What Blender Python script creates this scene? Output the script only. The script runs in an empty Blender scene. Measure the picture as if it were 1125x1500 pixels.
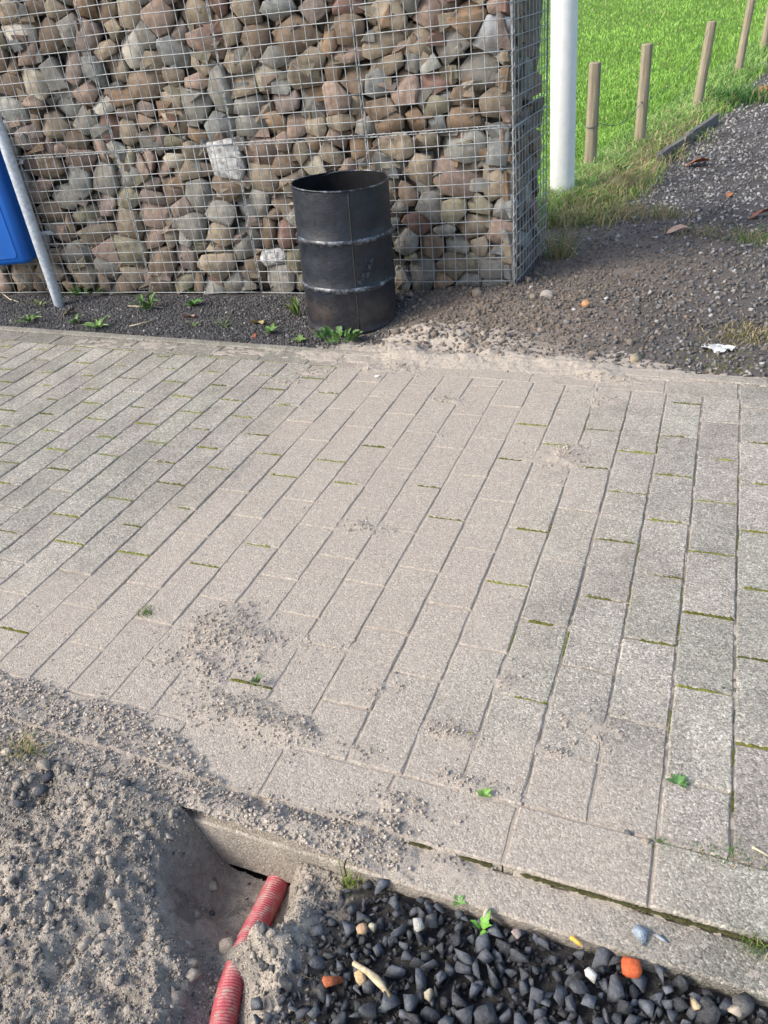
import bpy, bmesh, math, random
import numpy as np
from mathutils import Matrix, Vector
rng = np.random.default_rng(7)
random.seed(7)
S = bpy.context.scene
COL = S.collection

# ------------------------------------------------------------------ camera
F, H = 1137.14, 1.6009            # focal length in photo pixels, eye height
RW = np.array([[0.92906738, 0.35602982, -0.10038215],
               [0.12059585, -0.54806532, -0.82769623],
               [-0.34970051, 0.75687989, -0.55212533]])   # camera right, down, forward
cam = bpy.data.cameras.new('camera')
cam.sensor_fit = 'VERTICAL'; cam.sensor_height = 36.0; cam.lens = 36.0 * F / 1500.0
cam.clip_start = 0.05; cam.clip_end = 1500
camo = bpy.data.objects.new('camera', cam); COL.objects.link(camo)
m = Matrix.Identity(4)
for i in range(3):
    m[i][0] = RW[0][i]; m[i][1] = -RW[1][i]; m[i][2] = -RW[2][i]
m[2][3] = H
camo.matrix_world = m
S.camera = camo
# ------------------------------------------------------------------ light
SUN_AZ = math.atan2(-0.66, -0.75)      # direction towards the sun: camera left, a little behind it
SUN_EL = math.radians(40)
w = bpy.data.worlds.new('World'); S.world = w; w.use_nodes = True
nt = w.node_tree
sky = nt.nodes.new('ShaderNodeTexSky'); sky.sky_type = 'NISHITA'; sky.sun_disc = False
sky.sun_elevation = SUN_EL; sky.sun_rotation = math.pi / 2 - SUN_AZ
sky.air_density = 1.0; sky.dust_density = 3.0; sky.ozone_density = 1.0
nt.links.new(sky.outputs[0], nt.nodes['Background'].inputs[0])
nt.nodes['Background'].inputs[1].default_value = 0.15
sl = bpy.data.lights.new('sun', 'SUN'); sl.energy = 1.5; sl.angle = math.radians(16.0); sl.color = (1.0, 0.965, 0.915)
so = bpy.data.objects.new('sun', sl); COL.objects.link(so)
sd = Vector((math.cos(SUN_EL) * math.cos(SUN_AZ), math.cos(SUN_EL) * math.sin(SUN_AZ), math.sin(SUN_EL)))
so.rotation_euler = sd.to_track_quat('Z', 'Y').to_euler(); so.location = (-5, -5, 8)
S.view_settings.view_transform = 'Standard'; S.view_settings.look = 'None'
S.view_settings.exposure = 1.0; S.view_settings.gamma = 1.0
S.render.engine = 'CYCLES'
S.render.resolution_x = 768; S.render.resolution_y = 1024

# ------------------------------------------------------------------ helpers
def px(x, y, z=0.0):
    """photo pixel -> world point on the level z"""
    d = np.array([(x - 562.5) / F, (y - 750) / F, 1.0]) @ RW
    t = (z - H) / d[2]
    return np.array([0, 0, H]) + d * t
def proj(P):
    c = (np.atleast_2d(P) - np.array([0, 0, H])) @ RW.T
    return np.stack([562.5 + F * c[:, 0] / c[:, 2], 750 + F * c[:, 1] / c[:, 2], c[:, 2]], 1)

def _hash(ix, iy, seed):
    n = (ix.astype(np.int64) * 374761393 + iy.astype(np.int64) * 668265263 + seed * 974634777) & 0x7fffffff
    n = ((n ^ (n >> 13)) * 1274126177) & 0x7fffffff
    n = n ^ (n >> 16)
    return (n & 0xffff) / 65535.0
def vnoise(x, y, seed=0):
    x = np.asarray(x, float); y = np.asarray(y, float)
    ix = np.floor(x); iy = np.floor(y); fx = x - ix; fy = y - iy
    fx = fx * fx * (3 - 2 * fx); fy = fy * fy * (3 - 2 * fy)
    a = _hash(ix, iy, seed); b = _hash(ix + 1, iy, seed); c = _hash(ix, iy + 1, seed); d = _hash(ix + 1, iy + 1, seed)
    return (a * (1 - fx) + b * fx) * (1 - fy) + (c * (1 - fx) + d * fx) * fy
def fbm(x, y, scale, octv=4, seed=0, gain=.5):
    s = 0; a = 1; t = 0
    for o in range(octv):
        s = s + a * vnoise(x * scale + o * 17.3, y * scale - o * 9.1, seed + o); t += a; a *= gain; scale *= 2.03
    return s / t
def sstep(a, b, x):
    t = np.clip((x - a) / (b - a), 0, 1); return t * t * (3 - 2 * t)

def tag(o, label=None, cat=None, group=None, kind=None):
    if label: o['label'] = label
    if cat: o['category'] = cat
    if group: o['group'] = group
    if kind: o['kind'] = kind
    return o
def empty(name, loc=(0, 0, 0)):
    o = bpy.data.objects.new(name, None); COL.objects.link(o); o.location = loc; o.empty_display_size = .05; return o
def link(name, me, mat=None, parent=None):
    if mat is not None and not me.materials: me.materials.append(mat)
    o = bpy.data.objects.new(name, me); COL.objects.link(o)
    if parent is not None: o.parent = parent
    return o
def nmesh(name, v, f, smooth=False, col=None):
    """numpy verts (n,3), faces (m,3) or (m,4) or list -> mesh; col: per-vertex rgb(a)"""
    me = bpy.data.meshes.new(name)
    v = np.asarray(v, np.float32)
    if isinstance(f, np.ndarray):
        k = f.shape[1]
        me.vertices.add(len(v)); me.vertices.foreach_set('co', v.ravel())
        me.loops.add(f.size); me.loops.foreach_set('vertex_index', f.astype(np.int32).ravel())
        me.polygons.add(len(f)); me.polygons.foreach_set('loop_start', np.arange(len(f), dtype=np.int32) * k)
        me.update(calc_edges=True)
    else:
        me.from_pydata(v.tolist(), [], [list(map(int, q)) for q in f]); me.update()
    if smooth: me.polygons.foreach_set('use_smooth', np.ones(len(me.polygons), bool))
    if col is not None:
        c = np.asarray(col, np.float32)
        if c.shape[1] == 3: c = np.c_[c, np.ones(len(c), np.float32)]
        at = me.color_attributes.new('col', 'FLOAT_COLOR', 'POINT'); at.data.foreach_set('color', c.ravel().astype(np.float32))
    return me
class MB:
    """collects pieces into one mesh"""
    def __init__(s): s.v = []; s.f = []; s.c = []; s.n = 0
    def add(s, v, f, c=None):
        v = np.asarray(v, float); s.v.append(v); s.f += [tuple(int(i) + s.n for i in q) for q in f]; s.n += len(v)
        if c is not None: s.c.append(np.tile(np.asarray(c, float), (len(v), 1)) if np.ndim(c) == 1 else np.asarray(c))
    def box(s, a, b, c=None):
        x0, y0, z0 = a; x1, y1, z1 = b
        s.add([(x0,y0,z0),(x1,y0,z0),(x1,y1,z0),(x0,y1,z0),(x0,y0,z1),(x1,y0,z1),(x1,y1,z1),(x0,y1,z1)],
              [(0,3,2,1),(4,5,6,7),(0,1,5,4),(1,2,6,5),(2,3,7,6),(3,0,4,7)], c)
    def tube(s, P, r, n=6, cap=True, c=None):
        P = np.asarray(P, float); R = np.broadcast_to(np.asarray(r, float), (len(P),))
        T = np.gradient(P, axis=0); T /= np.linalg.norm(T, axis=1)[:, None] + 1e-12
        ref = np.array([0, 0, 1.]) if abs(T[0][2]) < .9 else np.array([1., 0, 0])
        V = []
        A = np.cross(T[0], ref); A /= np.linalg.norm(A)
        for i in range(len(P)):
            A = A - T[i] * np.dot(A, T[i]); A /= np.linalg.norm(A); B = np.cross(T[i], A)
            th = np.arange(n) * 2 * np.pi / n
            V.append(P[i] + R[i] * (np.cos(th)[:, None] * A + np.sin(th)[:, None] * B))
        V = np.concatenate(V); f = []
        for i in range(len(P) - 1):
            for k in range(n):
                a = i * n + k; b = i * n + (k + 1) % n; f.append((a, b, b + n, a + n))
        if cap: f.append(tuple(range(n))[::-1]); f.append(tuple(range((len(P) - 1) * n, len(P) * n)))
        s.add(V, f, c)
    def mesh(s, name, smooth=False):
        return nmesh(name, np.concatenate(s.v), s.f, smooth, np.concatenate(s.c) if s.c else None)
    def build(s, name, mat, parent=None, smooth=False): return link(name, s.mesh(name, smooth), mat, parent)
def hull(pts):
    bm = bmesh.new()
    for p in pts: bm.verts.new(p)
    r = bmesh.ops.convex_hull(bm, input=bm.verts)
    bad = list({v for v in bm.verts if not v.link_faces})
    bmesh.ops.delete(bm, geom=bad, context='VERTS')
    bm.verts.index_update()
    v = np.array([q.co[:] for q in bm.verts]); f = [[x.index for x in fc.verts] for fc in bm.faces]
    bm.free(); return v, np.array(f)
def merge(templ, which, loc, scl, rot, cols):
    """many transformed copies of triangle templates -> (v,f,c) arrays. scl (n,3), rot (n,3,3)"""
    V = []; Fc = []; C = []; n0 = 0
    for k, (tv, tf) in enumerate(templ):
        idx = np.where(which == k)[0]
        if len(idx) == 0: continue
        p = np.einsum('nij,nvj->nvi', rot[idx], tv[None] * scl[idx][:, None, :]) + loc[idx][:, None, :]
        V.append(p.reshape(-1, 3))
        Fc.append((tf[None] + (np.arange(len(idx)) * len(tv))[:, None, None] + n0).reshape(-1, 3)); n0 += len(idx) * len(tv)
        C.append(np.repeat(cols[idx], len(tv), 0))
    return np.concatenate(V), np.concatenate(Fc), np.concatenate(C)
def randrot(n, tilt=None):
    q = rng.normal(size=(n, 4)); q /= np.linalg.norm(q, axis=1)[:, None]
    w_, x, y, z = q.T
    return np.stack([np.stack([1-2*(y*y+z*z), 2*(x*y-z*w_), 2*(x*z+y*w_)], 1), np.stack([2*(x*y+z*w_), 1-2*(x*x+z*z), 2*(y*z-x*w_)], 1), np.stack([2*(x*z-y*w_), 2*(y*z+x*w_), 1-2*(x*x+y*y)], 1)], 1)
def rock_templates(n, npts, sq=.5):
    out = []
    for _ in range(n):
        p = rng.normal(size=(npts, 3)); p /= np.linalg.norm(p, axis=1)[:, None]
        p = np.sign(p) * np.abs(p) ** sq
        p *= rng.uniform(.72, 1.0, (npts, 1))
        out.append(hull(p))
    return out

# ------------------------------------------------------------------ materials
def mat(name):
    M = bpy.data.materials.new(name); M.use_nodes = True
    t = M.node_tree; b = t.nodes['Principled BSDF']; return M, t, b
def N(t, typ, **k):
    n = t.nodes.new(typ)
    for a, v in k.items():
        if hasattr(n, a): setattr(n, a, v)
        else: n.inputs[a].default_value = v
    return n
def L(t, a, b): t.links.new(a, b)
def pos(t): return N(t, 'ShaderNodeNewGeometry').outputs['Position']
def noise(t, scale, detail=4, rough=.55, vec=None, dist=0):
    n = N(t, 'ShaderNodeTexNoise'); n.inputs['Scale'].default_value = scale; n.inputs['Detail'].default_value = detail
    n.inputs['Roughness'].default_value = rough; n.inputs['Distortion'].default_value = dist
    L(t, vec if vec is not None else pos(t), n.inputs['Vector']); return n.outputs['Fac']
def ramp(t, fac, *st):
    r = N(t, 'ShaderNodeValToRGB'); e = r.color_ramp.elements
    while len(e) < len(st): e.new(.5)
    for i, (p, c) in enumerate(st):
        e[i].position = p
        e[i].color = (c, c, c, 1) if np.isscalar(c) else tuple(c) + (1,)
    L(t, fac, r.inputs[0]); return r.outputs[0]
def mix(t, fac, a, b, mode='MIX'):
    n = N(t, 'ShaderNodeMix', data_type='RGBA', blend_type=mode)
    for i, s, v in ((0, n.inputs[0], fac), (6, n.inputs[6], a), (7, n.inputs[7], b)):
        if hasattr(v, 'node'): L(t, v, s)
        elif np.isscalar(v): s.default_value = v if i == 0 else (v, v, v, 1)
        else: s.default_value = tuple(v) + (1,)
    return n.outputs[2]
def math_(t, op, a, b=0.0, clamp=False):
    n = N(t, 'ShaderNodeMath', operation=op); n.use_clamp = clamp
    for s, v in ((n.inputs[0], a), (n.inputs[1], b)):
        if hasattr(v, 'node'): L(t, v, s)
        else: s.default_value = v
    return n.outputs[0]
def bump(t, b, h, strength=.5, dist=.004):
    n = N(t, 'ShaderNodeBump'); n.inputs['Strength'].default_value = strength; n.inputs['Distance'].default_value = dist
    L(t, h, n.inputs['Height']); L(t, n.outputs[0], b.inputs['Normal'])
def attr(t, name='col'):
    n = N(t, 'ShaderNodeAttribute'); n.attribute_name = name; return n
def setup(b, rough=.85, spec=.25, metal=0.0):
    b.inputs['Roughness'].default_value = rough; b.inputs['Specular IOR Level'].default_value = spec; b.inputs['Metallic'].default_value = metal

SAND = (.405, .352, .29)
# concrete paving stone: col.r = tone, col.g = sand dust, col.b = pinkness
def paver_material():
    M, t, b = mat('paver_concrete'); a = attr(t); sp = N(t, 'ShaderNodeSeparateColor'); L(t, a.outputs['Color'], sp.inputs[0])
    base = mix(t, sp.outputs[2], (.340, .324, .266), (.354, .323, .276))
    base = mix(t, 1.0, base, ramp(t, noise(t, 4, 6, .65), (.25, .66), (.78, 1.22)), 'MULTIPLY')
    tone = N(t, 'ShaderNodeCombineColor'); [L(t, sp.outputs[0], tone.inputs[i]) for i in range(3)]
    base = mix(t, 1.0, base, tone.outputs[0], 'MULTIPLY')
    def grain(sc, lo, hi):
        v = N(t, 'ShaderNodeTexVoronoi'); v.inputs['Scale'].default_value = sc; L(t, pos(t), v.inputs['Vector'])
        cell = N(t, 'ShaderNodeSeparateColor'); L(t, v.outputs['Color'], cell.inputs[0])
        return v, ramp(t, cell.outputs[0], (.0, lo), (.45, 1.0), (.72, 1.0), (1.0, hi))
    v, g1 = grain(210, .56, 1.55); v2, g2 = grain(420, .66, 1.4); v3, g3 = grain(95, .88, 1.2)
    for g in (g1, g2, g3): base = mix(t, 1.0, base, g, 'MULTIPLY')
    base = mix(t, ramp(t, noise(t, 55, 3), (.58, 0), (.72, .4)), base, (.2, .19, .17))
    d = math_(t, 'ADD', math_(t, 'MULTIPLY', sp.outputs[1], 1.25), math_(t, 'SUBTRACT', noise(t, 14, 6, .65), .62))
    d = ramp(t, math_(t, 'ADD', d, math_(t, 'MULTIPLY', math_(t, 'SUBTRACT', noise(t, 160, 2), .5), .55)), (.0, 0), (.60, .85))
    sandc = mix(t, 1.0, mix(t, .5, SAND, g1, 'MULTIPLY'), ramp(t, noise(t, 150, 4, .7), (.3, .75), (.7, 1.2)), 'MULTIPLY')
    base = mix(t, d, base, sandc)
    L(t, base, b.inputs['Base Color']); setup(b, .88, .25)
    h = math_(t, 'ADD', math_(t, 'MULTIPLY', noise(t, 520, 2), .8), math_(t, 'MULTIPLY', v.outputs['Distance'], -.7))
    bump(t, b, math_(t, 'ADD', h, math_(t, 'MULTIPLY', noise(t, 45, 3), .4)), .7, .004)
    return M
def soil_material(name, c0, c1, c2, sc=1.0):
    M, t, b = mat(name)
    c = mix(t, ramp(t, noise(t, 5 * sc, 5), (.3, 0), (.7, 1)), c0, c1)
    c = mix(t, ramp(t, noise(t, 90 * sc, 5, .7), (.42, 0), (.68, 1)), c, c2)
    c = mix(t, 1.0, c, ramp(t, noise(t, 380, 2), (.3, .72), (.75, 1.2)), 'MULTIPLY')
    L(t, c, b.inputs['Base Color']); setup(b, .95, .12)
    bump(t, b, math_(t, 'ADD', noise(t, 260, 4, .7), math_(t, 'MULTIPLY', noise(t, 70, 3), 1.4)), .8, .006)
    return M
def attr_material(name, rough=.85, spec=.25, nsc=40, bstr=.5, bd=.004, var=(.72, 1.22), fine=300):
    M, t, b = mat(name); a = attr(t)
    c = mix(t, 1.0, a.outputs['Color'], ramp(t, noise(t, nsc, 5, .6), (.28, var[0]), (.75, var[1])), 'MULTIPLY')
    L(t, c, b.inputs['Base Color']); setup(b, rough, spec)
    bump(t, b, math_(t, 'ADD', noise(t, fine, 3), noise(t, nsc * 1.7, 4)), bstr, bd)
    return M
def wall_stone_material():
    M, t, b = mat('wall_stone'); a = attr(t)
    c = mix(t, 1.0, a.outputs['Color'], ramp(t, noise(t, 16, 6, .65), (.25, .5), (.75, 1.35)), 'MULTIPLY')
    c = mix(t, ramp(t, noise(t, 11, 5, .6, dist=.6), (.55, 0), (.75, .45)), c, (.29, .195, .12))
    c = mix(t, ramp(t, noise(t, 23, 5, .65), (.58, 0), (.78, .4)), c, (.24, .235, .22))
    c = mix(t, ramp(t, noise(t, 60, 4, .7), (.62, 0), (.78, .55)), c, (.47, .43, .36))
    L(t, c, b.inputs['Base Color']); setup(b, .82, .3)
    bump(t, b, math_(t, 'ADD', math_(t, 'MULTIPLY', noise(t, 34, 6, .7), 1.0), noise(t, 150, 4, .65)), .55, .007)
    return M
def plain(name, c, rough=.6, spec=.4, metal=0., nsc=30, var=(.85, 1.12), bs=.15, bd=.002):
    M, t, b = mat(name)
    L(t, mix(t, 1.0, c, ramp(t, noise(t, nsc, 4), (.3, var[0]), (.7, var[1])), 'MULTIPLY'), b.inputs['Base Color'])
    setup(b, rough, spec, metal); bump(t, b, noise(t, nsc * 6, 3), bs, bd); return M
M_PAVER = paver_material()
M_SAND = soil_material('sand', (.43, .375, .312), (.385, .335, .278), (.49, .435, .365))
M_SOIL = attr_material('soil', .95, .1, 60, .9, .006, (.7, 1.25), 240)
M_STONE = wall_stone_material()
def rock_material():
    M, t, b = mat('basalt'); a = attr(t)
    c = mix(t, 1.0, a.outputs['Color'], ramp(t, noise(t, 60, 6, .7), (.28, .5), (.75, 1.7)), 'MULTIPLY')
    geo = N(t, 'ShaderNodeNewGeometry'); sp = N(t, 'ShaderNodeSeparateXYZ'); L(t, geo.outputs['Normal'], sp.inputs[0])
    d = math_(t, 'MULTIPLY', ramp(t, noise(t, 130, 5, .75), (.45, 0), (.75, .55)), ramp(t, sp.outputs[2], (.0, .25), (.9, 1)))
    c = mix(t, d, c, (.20, .19, .175))
    L(t, c, b.inputs['Base Color']); setup(b, .7, .35)
    bump(t, b, math_(t, 'ADD', noise(t, 340, 4, .7), math_(t, 'MULTIPLY', noise(t, 90, 4, .6), 1.5)), .75, .004); return M
M_ROCK = rock_material()
M_CLOD = attr_material('clod', .95, .1, 120, .8, .004, (.75, 1.2), 420)
M_WIRE = plain('galvanised_wire', (.33, .35, .355), .55, .35, .2, 60, (.7, 1.2))
M_POLE = plain('galvanised_steel', (.55, .60, .66), .42, .5, .45, 45, (.72, 1.2), .1)
M_LEAF = attr_material('leaf', .55, .35, 60, .3, .002, (.75, 1.25), 300)
M_BLUE = plain('blue_plastic', (.008, .115, .46), .38, .45, 0, 8, (.92, 1.06), .05)
M_RED = plain('red_plastic', (.52, .035, .055), .42, .4, 0, 30, (.85, 1.1), .1)

# ------------------------------------------------------------------ layout (metres, X along the kerb, Y away)
U0, V0, PW, PL = 0.19904, 3.12214, 0.15, 0.30665
V_LOW = 1.110                      # rows end here, then the border course and the kerb
KERB0, KERB1 = 0.855, 0.952
def v_top(x): return 3.366 - 0.0385 * (x + .1)      # far end of the rows
def path_edge(y): return -0.88 + 0.143 * (y - 6.37) # grass to the left, path to the right
GA = np.array([-1.0849, 4.6376]); GD = np.array([-0.99812, -0.06133]); GN = np.array([0.06133, -0.99812])  # gabion corner, direction, outward normal
CELL = 0.0716
def wallpt(s, t, d=0.0): return np.array([GA[0] + GD[0] * s + GN[0] * d, GA[1] + GD[1] * s + GN[1] * d, t])
def px_wall(x, y):
    r = np.array([(x - 562.5) / F, (y - 750) / F, 1.0]) @ RW
    t = np.dot(GA - np.zeros(2), GN) / np.dot(r[:2], GN)
    P = np.array([0, 0, H]) + r * t
    return np.dot(P[:2] - GA, GD), P[2]

# sand that was tipped or trodden over the paving: (px, py, radius x, radius y, height)
SANDS = [(590, 515, .34, .16, .026), (700, 520, .34, .14, .024), (650, 495, .34, .14, .028), (800, 530, .35, .11, .026), (880, 550, .20, .07, .016),
         (560, 535, .30, .10, .012), (655, 585, .10, .05, .008), (620, 628, .13, .08, .010), (835, 668, .14, .10, .011), (880, 585, .12, .09, .009),
         (540, 772, .14, .05, .008), (345, 930, .16, .13, .014), (300, 975, .16, .07, .012), (390, 900, .12, .07, .010), (400, 1062, .17, .05, .014),
         (330, 1040, .16, .07, .012), (560, 1110, .20, .03, .009), (650, 1075, .10, .05, .008), (480, 950, .12, .06, .008), (700, 1150, .14, .03, .008),
         (600, 1185, .22, .05, .010), (680, 1215, .15, .05, .010), (780, 1265, .14, .04, .009), (740, 1000, .05, .04, .008), (820, 1105, .07, .03, .007),
         (500, 1215, .24, .06, .022), (400, 1195, .22, .06, .026), (640, 1262, .18, .04, .018), (560, 1000, .10, .06, .007), (470, 545, .16, .06, .008), (420, 560, .14, .05, .006), (860, 1070, .10, .07, .006)]
_SB = [(px(a, b)[0], px(a, b)[1], rx, ry, h) for a, b, rx, ry, h in SANDS]
MOUND_EDGE = np.array([px(*p)[:2] for p in [(-400, 960), (-120, 965), (0, 978), (100, 1003), (200, 1040), (268, 1070), (300, 1130), (390, 1185), (480, 1215), (560, 1262)]])
def mound(x, y):
    """spoil heaped over kerb and border by the hole: grows towards the camera and left"""
    ye = np.interp(x, MOUND_EDGE[:, 0], MOUND_EDGE[:, 1], left=MOUND_EDGE[0, 1], right=.80)
    d = ye - y + (fbm(x, y, 9, 3, 40) - .5) * .07
    return np.clip(sstep(0, .32, d) * .055, 0, 1) * sstep(-.45, -.75, x) + .012 * sstep(-.02, .05, d) * sstep(-.40, -.62, x)
def sand_t(x, y):
    t = np.zeros_like(x)
    for bx, by, rx, ry, h in _SB:
        t = np.maximum(t, h * np.exp(-((x - bx) / rx) ** 2 - ((y - by) / ry) ** 2))
    n = fbm(x, y, 7, 4, 3); n2 = fbm(x, y, 45, 3, 9)
    t = t * np.clip(3.6 * n - .75, 0, 3) - .0058 + (n2 - .5) * .010
    return t + mound(x, y) * 1.0
TRAIL = np.array([px(*p)[:2] for p in [(960, 480), (700, 530), (620, 640), (520, 770), (420, 900), (330, 1000), (150, 1060), (-100, 1060)]])
def seg_dist(x, y, P):
    d = np.full(np.shape(x), 9.0)
    for a, b in zip(P[:-1], P[1:]):
        ab = b - a; t = np.clip(((x - a[0]) * ab[0] + (y - a[1]) * ab[1]) / (ab @ ab), 0, 1)
        d = np.minimum(d, np.hypot(x - a[0] - t * ab[0], y - a[1] - t * ab[1]))
    return d
LOWB = np.array([[-2.2, 1.03], [-.2, 1.03]])
def dust(x, y):
    x = np.asarray(x, float); y = np.asarray(y, float)
    d = seg_dist(x, y, TRAIL)
    v = 1.15 * np.exp(-(d / .50) ** 2) + .30 * np.exp(-(d / 1.2) ** 2)
    v = np.maximum(v, .9 * np.exp(-(seg_dist(x, y, LOWB) / .30) ** 2))
    v = np.maximum(v, .55 * np.exp(-((x + .55) / .35) ** 2 - ((y - 3.1) / .5) ** 2))
    return np.clip(v * (.45 + 1.1 * fbm(x, y, 4, 4, 21)), 0, 1)

# ---- far ground: bed under the gabion, path, field
def ground_z(x, y):
    x = np.asarray(x, float); y = np.asarray(y, float)
    z = -.022 + (fbm(x, y, 2.2, 3, 5) - .5) * .03 + (fbm(x, y, 14, 3, 6) - .5) * .016
    soil = np.exp(-((x + 1.25) / .55) ** 2 - ((y - 4.35) / .38) ** 2) * .075 + np.exp(-((x + .75) / .6) ** 2 - ((y - 5.3) / .8) ** 2) * .05
    z = z + soil * (.6 + .8 * fbm(x, y, 6, 3, 8))
    z = z + .03 * sstep(0, .6, path_edge(y) - x) * sstep(5.9, 6.6, y)
    z = np.where(y < 3.64, np.minimum(z, -.03), z)
    far = np.hypot(x, y)
    z = z + np.clip(far - 12, 0, 400) * .012
    return np.where(y < 3.5, -.16, z)
def ground_cols(x, y):
    """surface kinds: grass earth / trodden soil / black grit"""
    n = fbm(x, y, 1.6, 4, 31); n2 = fbm(x, y, 9, 3, 33)
    grass = sstep(-.25, .25, path_edge(y) - x + (n - .5) * .4) * sstep(6.0, 6.9, y + (n2 - .5) * .9 + (n - .5) * .5)
    grass = np.maximum(grass, sstep(2.6, 3.2, x - path_edge(y)))
    grass = np.maximum(grass, sstep(5.0, 5.5, y) * sstep(-1.2, -1.6, x))
    soil = np.maximum(np.exp(-((x + 1.15) / .75) ** 2 - ((y - 4.3) / .6) ** 2), np.exp(-((x + .75) / .75) ** 2 - ((y - 5.5) / .95) ** 2) * .95)
    soil = np.clip(soil * 1.5 + (n - .5) * .6 + (n2 - .5) * .35 - .15, 0, 1)
    black = np.array([.088, .081, .075]); brown = np.array([.19, .158, .13]); sandc = np.array([.36, .31, .255]); earth = np.array([.12, .20, .04])
    sd_ = np.clip(np.exp(-((x + 1.2) / .65) ** 2 - ((y - 3.75) / .25) ** 2) * 1.6 - .3 + (n2 - .5) * .5, 0, 1)
    c = black[None] * (.8 + .8 * n2[:, None])
    c = c * (1 - soil[:, None]) + brown[None] * soil[:, None] * (.75 + .5 * n[:, None])
    c = c * (1 - sd_[:, None]) + sandc[None] * sd_[:, None]
    c = c * (1 - grass[:, None]) + earth[None] * grass[:, None]
    return c, grass, soil
def axis(segs):
    out = [segs[0][0]]
    for a, b, st in segs:
        n = max(1, int(round((b - a) / st))); out += list(a + (b - a) * np.arange(1, n + 1) / n)
    return np.array(out)
def grid(ax, ay, zf):
    X, Y = np.meshgrid(ax, ay); x = X.ravel(); y = Y.ravel(); z = zf(x, y)
    nx = len(ax); i = (np.arange(len(ay) - 1)[:, None] * nx + np.arange(nx - 1)[None]).ravel()
    return np.c_[x, y, z], np.stack([i, i + 1, i + 1 + nx, i + nx], 1)
ax_ = axis([(-300, -40, 26), (-40, -6, 2), (-6, -3, .08), (-3, 2, .025), (2, 6, .2), (6, 40, 2), (40, 300, 26)])
ay_ = axis([(-60, -2, 6), (-2, 3.40, .6), (3.40, 6.6, .025), (6.6, 10, .08), (10, 40, 1.0), (40, 400, 24)])
gv, gf = grid(ax_, ay_, ground_z)
gc, _, _ = ground_cols(gv[:, 0], gv[:, 1])
near = gv[:, 1] < 3.45
gc[near] = (.1, .1, .05)
# leave an opening where the finely modelled earth by the hole and the paving stand
cx = gv[gf].mean(1)
keep = ~((cx[:, 0] > -6) & (cx[:, 0] < 6) & (cx[:, 1] > -2) & (cx[:, 1] < 3.39))
ground = link('ground', nmesh('ground', gv, gf[keep], True, gc), M_SOIL)
tag(ground, 'dark gritty earth of the path, bed and field beyond the paving', 'ground', kind='structure')

# ------------------------------------------------------------------ paving
pv, pf = grid(axis([(-6, -2.8, .2), (-2.8, .8, .03), (.8, 6, .3)]), axis([(.955, 3.60, .03)]), lambda x, y: -.0065 + .0024 * np.clip(dust(x, y) * 1.2, 0, 1))
pd = dust(pv[:, 0], pv[:, 1])
pavement = link('pavement', nmesh('pavement', pv, pf, False, np.stack([pd, pd, pd], 1)), None)
def bed_material():
    M, t, b = mat('joint_sand'); a = attr(t); sp = N(t, 'ShaderNodeSeparateColor'); L(t, a.outputs['Color'], sp.inputs[0])
    c = mix(t, ramp(t, noise(t, 30, 4), (.35, 0), (.7, 1)), (.16, .148, .122), (.26, .232, .19))
    c = mix(t, ramp(t, noise(t, 3.5, 4, .6), (.5, 0), (.66, .6)), c, (.085, .09, .03))
    c = mix(t, ramp(t, sp.outputs[0], (.1, 0), (.45, 1)), c, (.40, .345, .285))
    L(t, c, b.inputs['Base Color']); setup(b, .95, .1); bump(t, b, noise(t, 300, 3), .8, .006); return M
M_BED = bed_material(); pavement.data.materials.append(M_BED)
tag(pavement, 'grey concrete block paving in running bond, dusted with spilled sand', 'pavement', kind='structure')
def paver_mesh(x0, x1, y0, y1, pink, tone, z, tlt, ytop=None, nx=5, ny=9):
    """one block: bevelled, slightly uneven top; ytop lets the far end be cut on a slant"""
    e = .0045
    gx = np.r_[x0, np.linspace(x0 + e, x1 - e, nx), x1]; gy = np.r_[0, np.linspace(0, 1, ny), 1]
    v = []; k = len(gx)
    for j, g in enumerate(gy):
        for i, x in enumerate(gx):
            ye = y1 if ytop is None else ytop(x)
            y = y0 + e + (ye - y0 - 2 * e) * g
            if j == 0: y = y0
            if j == len(gy) - 1: y = ye
            edge = i in (0, k - 1) or j in (0, len(gy) - 1)
            v.append((x, y, z + tlt[0] * (x - (x0 + x1) / 2) + tlt[1] * (y - (y0 + y1) / 2) - (.0045 if edge else 0)))
    v = np.array(v); n = len(v)
    wob = (fbm(v[:, 0], v[:, 1], 40, 2, 77) - .5)
    v[:, 2] += wob * .0024; v[:, 0] += (fbm(v[:, 0], v[:, 1], 38, 2, 78) - .5) * .0055; v[:, 1] += (fbm(v[:, 0], v[:, 1], 38, 2, 79) - .5) * .0055
    f = [(j * k + i, j * k + i + 1, (j + 1) * k + i + 1, (j + 1) * k + i) for j in range(len(gy) - 1) for i in range(k - 1)]
    R = len(gy); ring = [i for i in range(k)] + [j * k + k - 1 for j in range(1, R)] + [(R - 1) * k + i for i in range(k - 2, -1, -1)] + [j * k for j in range(R - 2, 0, -1)]
    low = v[ring].copy(); low[:, 2] = -.07
    v = np.r_[v, low]; r = len(ring)
    f += [(ring[(q + 1) % r], ring[q], n + q, n + (q + 1) % r) for q in range(r)]
    col = np.stack([np.full(len(v), tone), dust(v[:, 0], v[:, 1]), np.full(len(v), pink)], 1)
    return v, f, col
moss = MB(); mossn = []
J = .0023
rest = MB(); cnt = 0
def place_paver(args):
    global cnt
    v, f, c = paver_mesh(*args[0], **args[1])
    q = proj(v.mean(0))[0]
    if q[2] > .3 and -60 < q[0] < 1185 and -60 < q[1] < 1560 and cnt < 330:
        me = nmesh('paver', v, f, False, c); link('paver', me, M_PAVER, pavement); cnt += 1
    else: rest.add(v, f, c)
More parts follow.
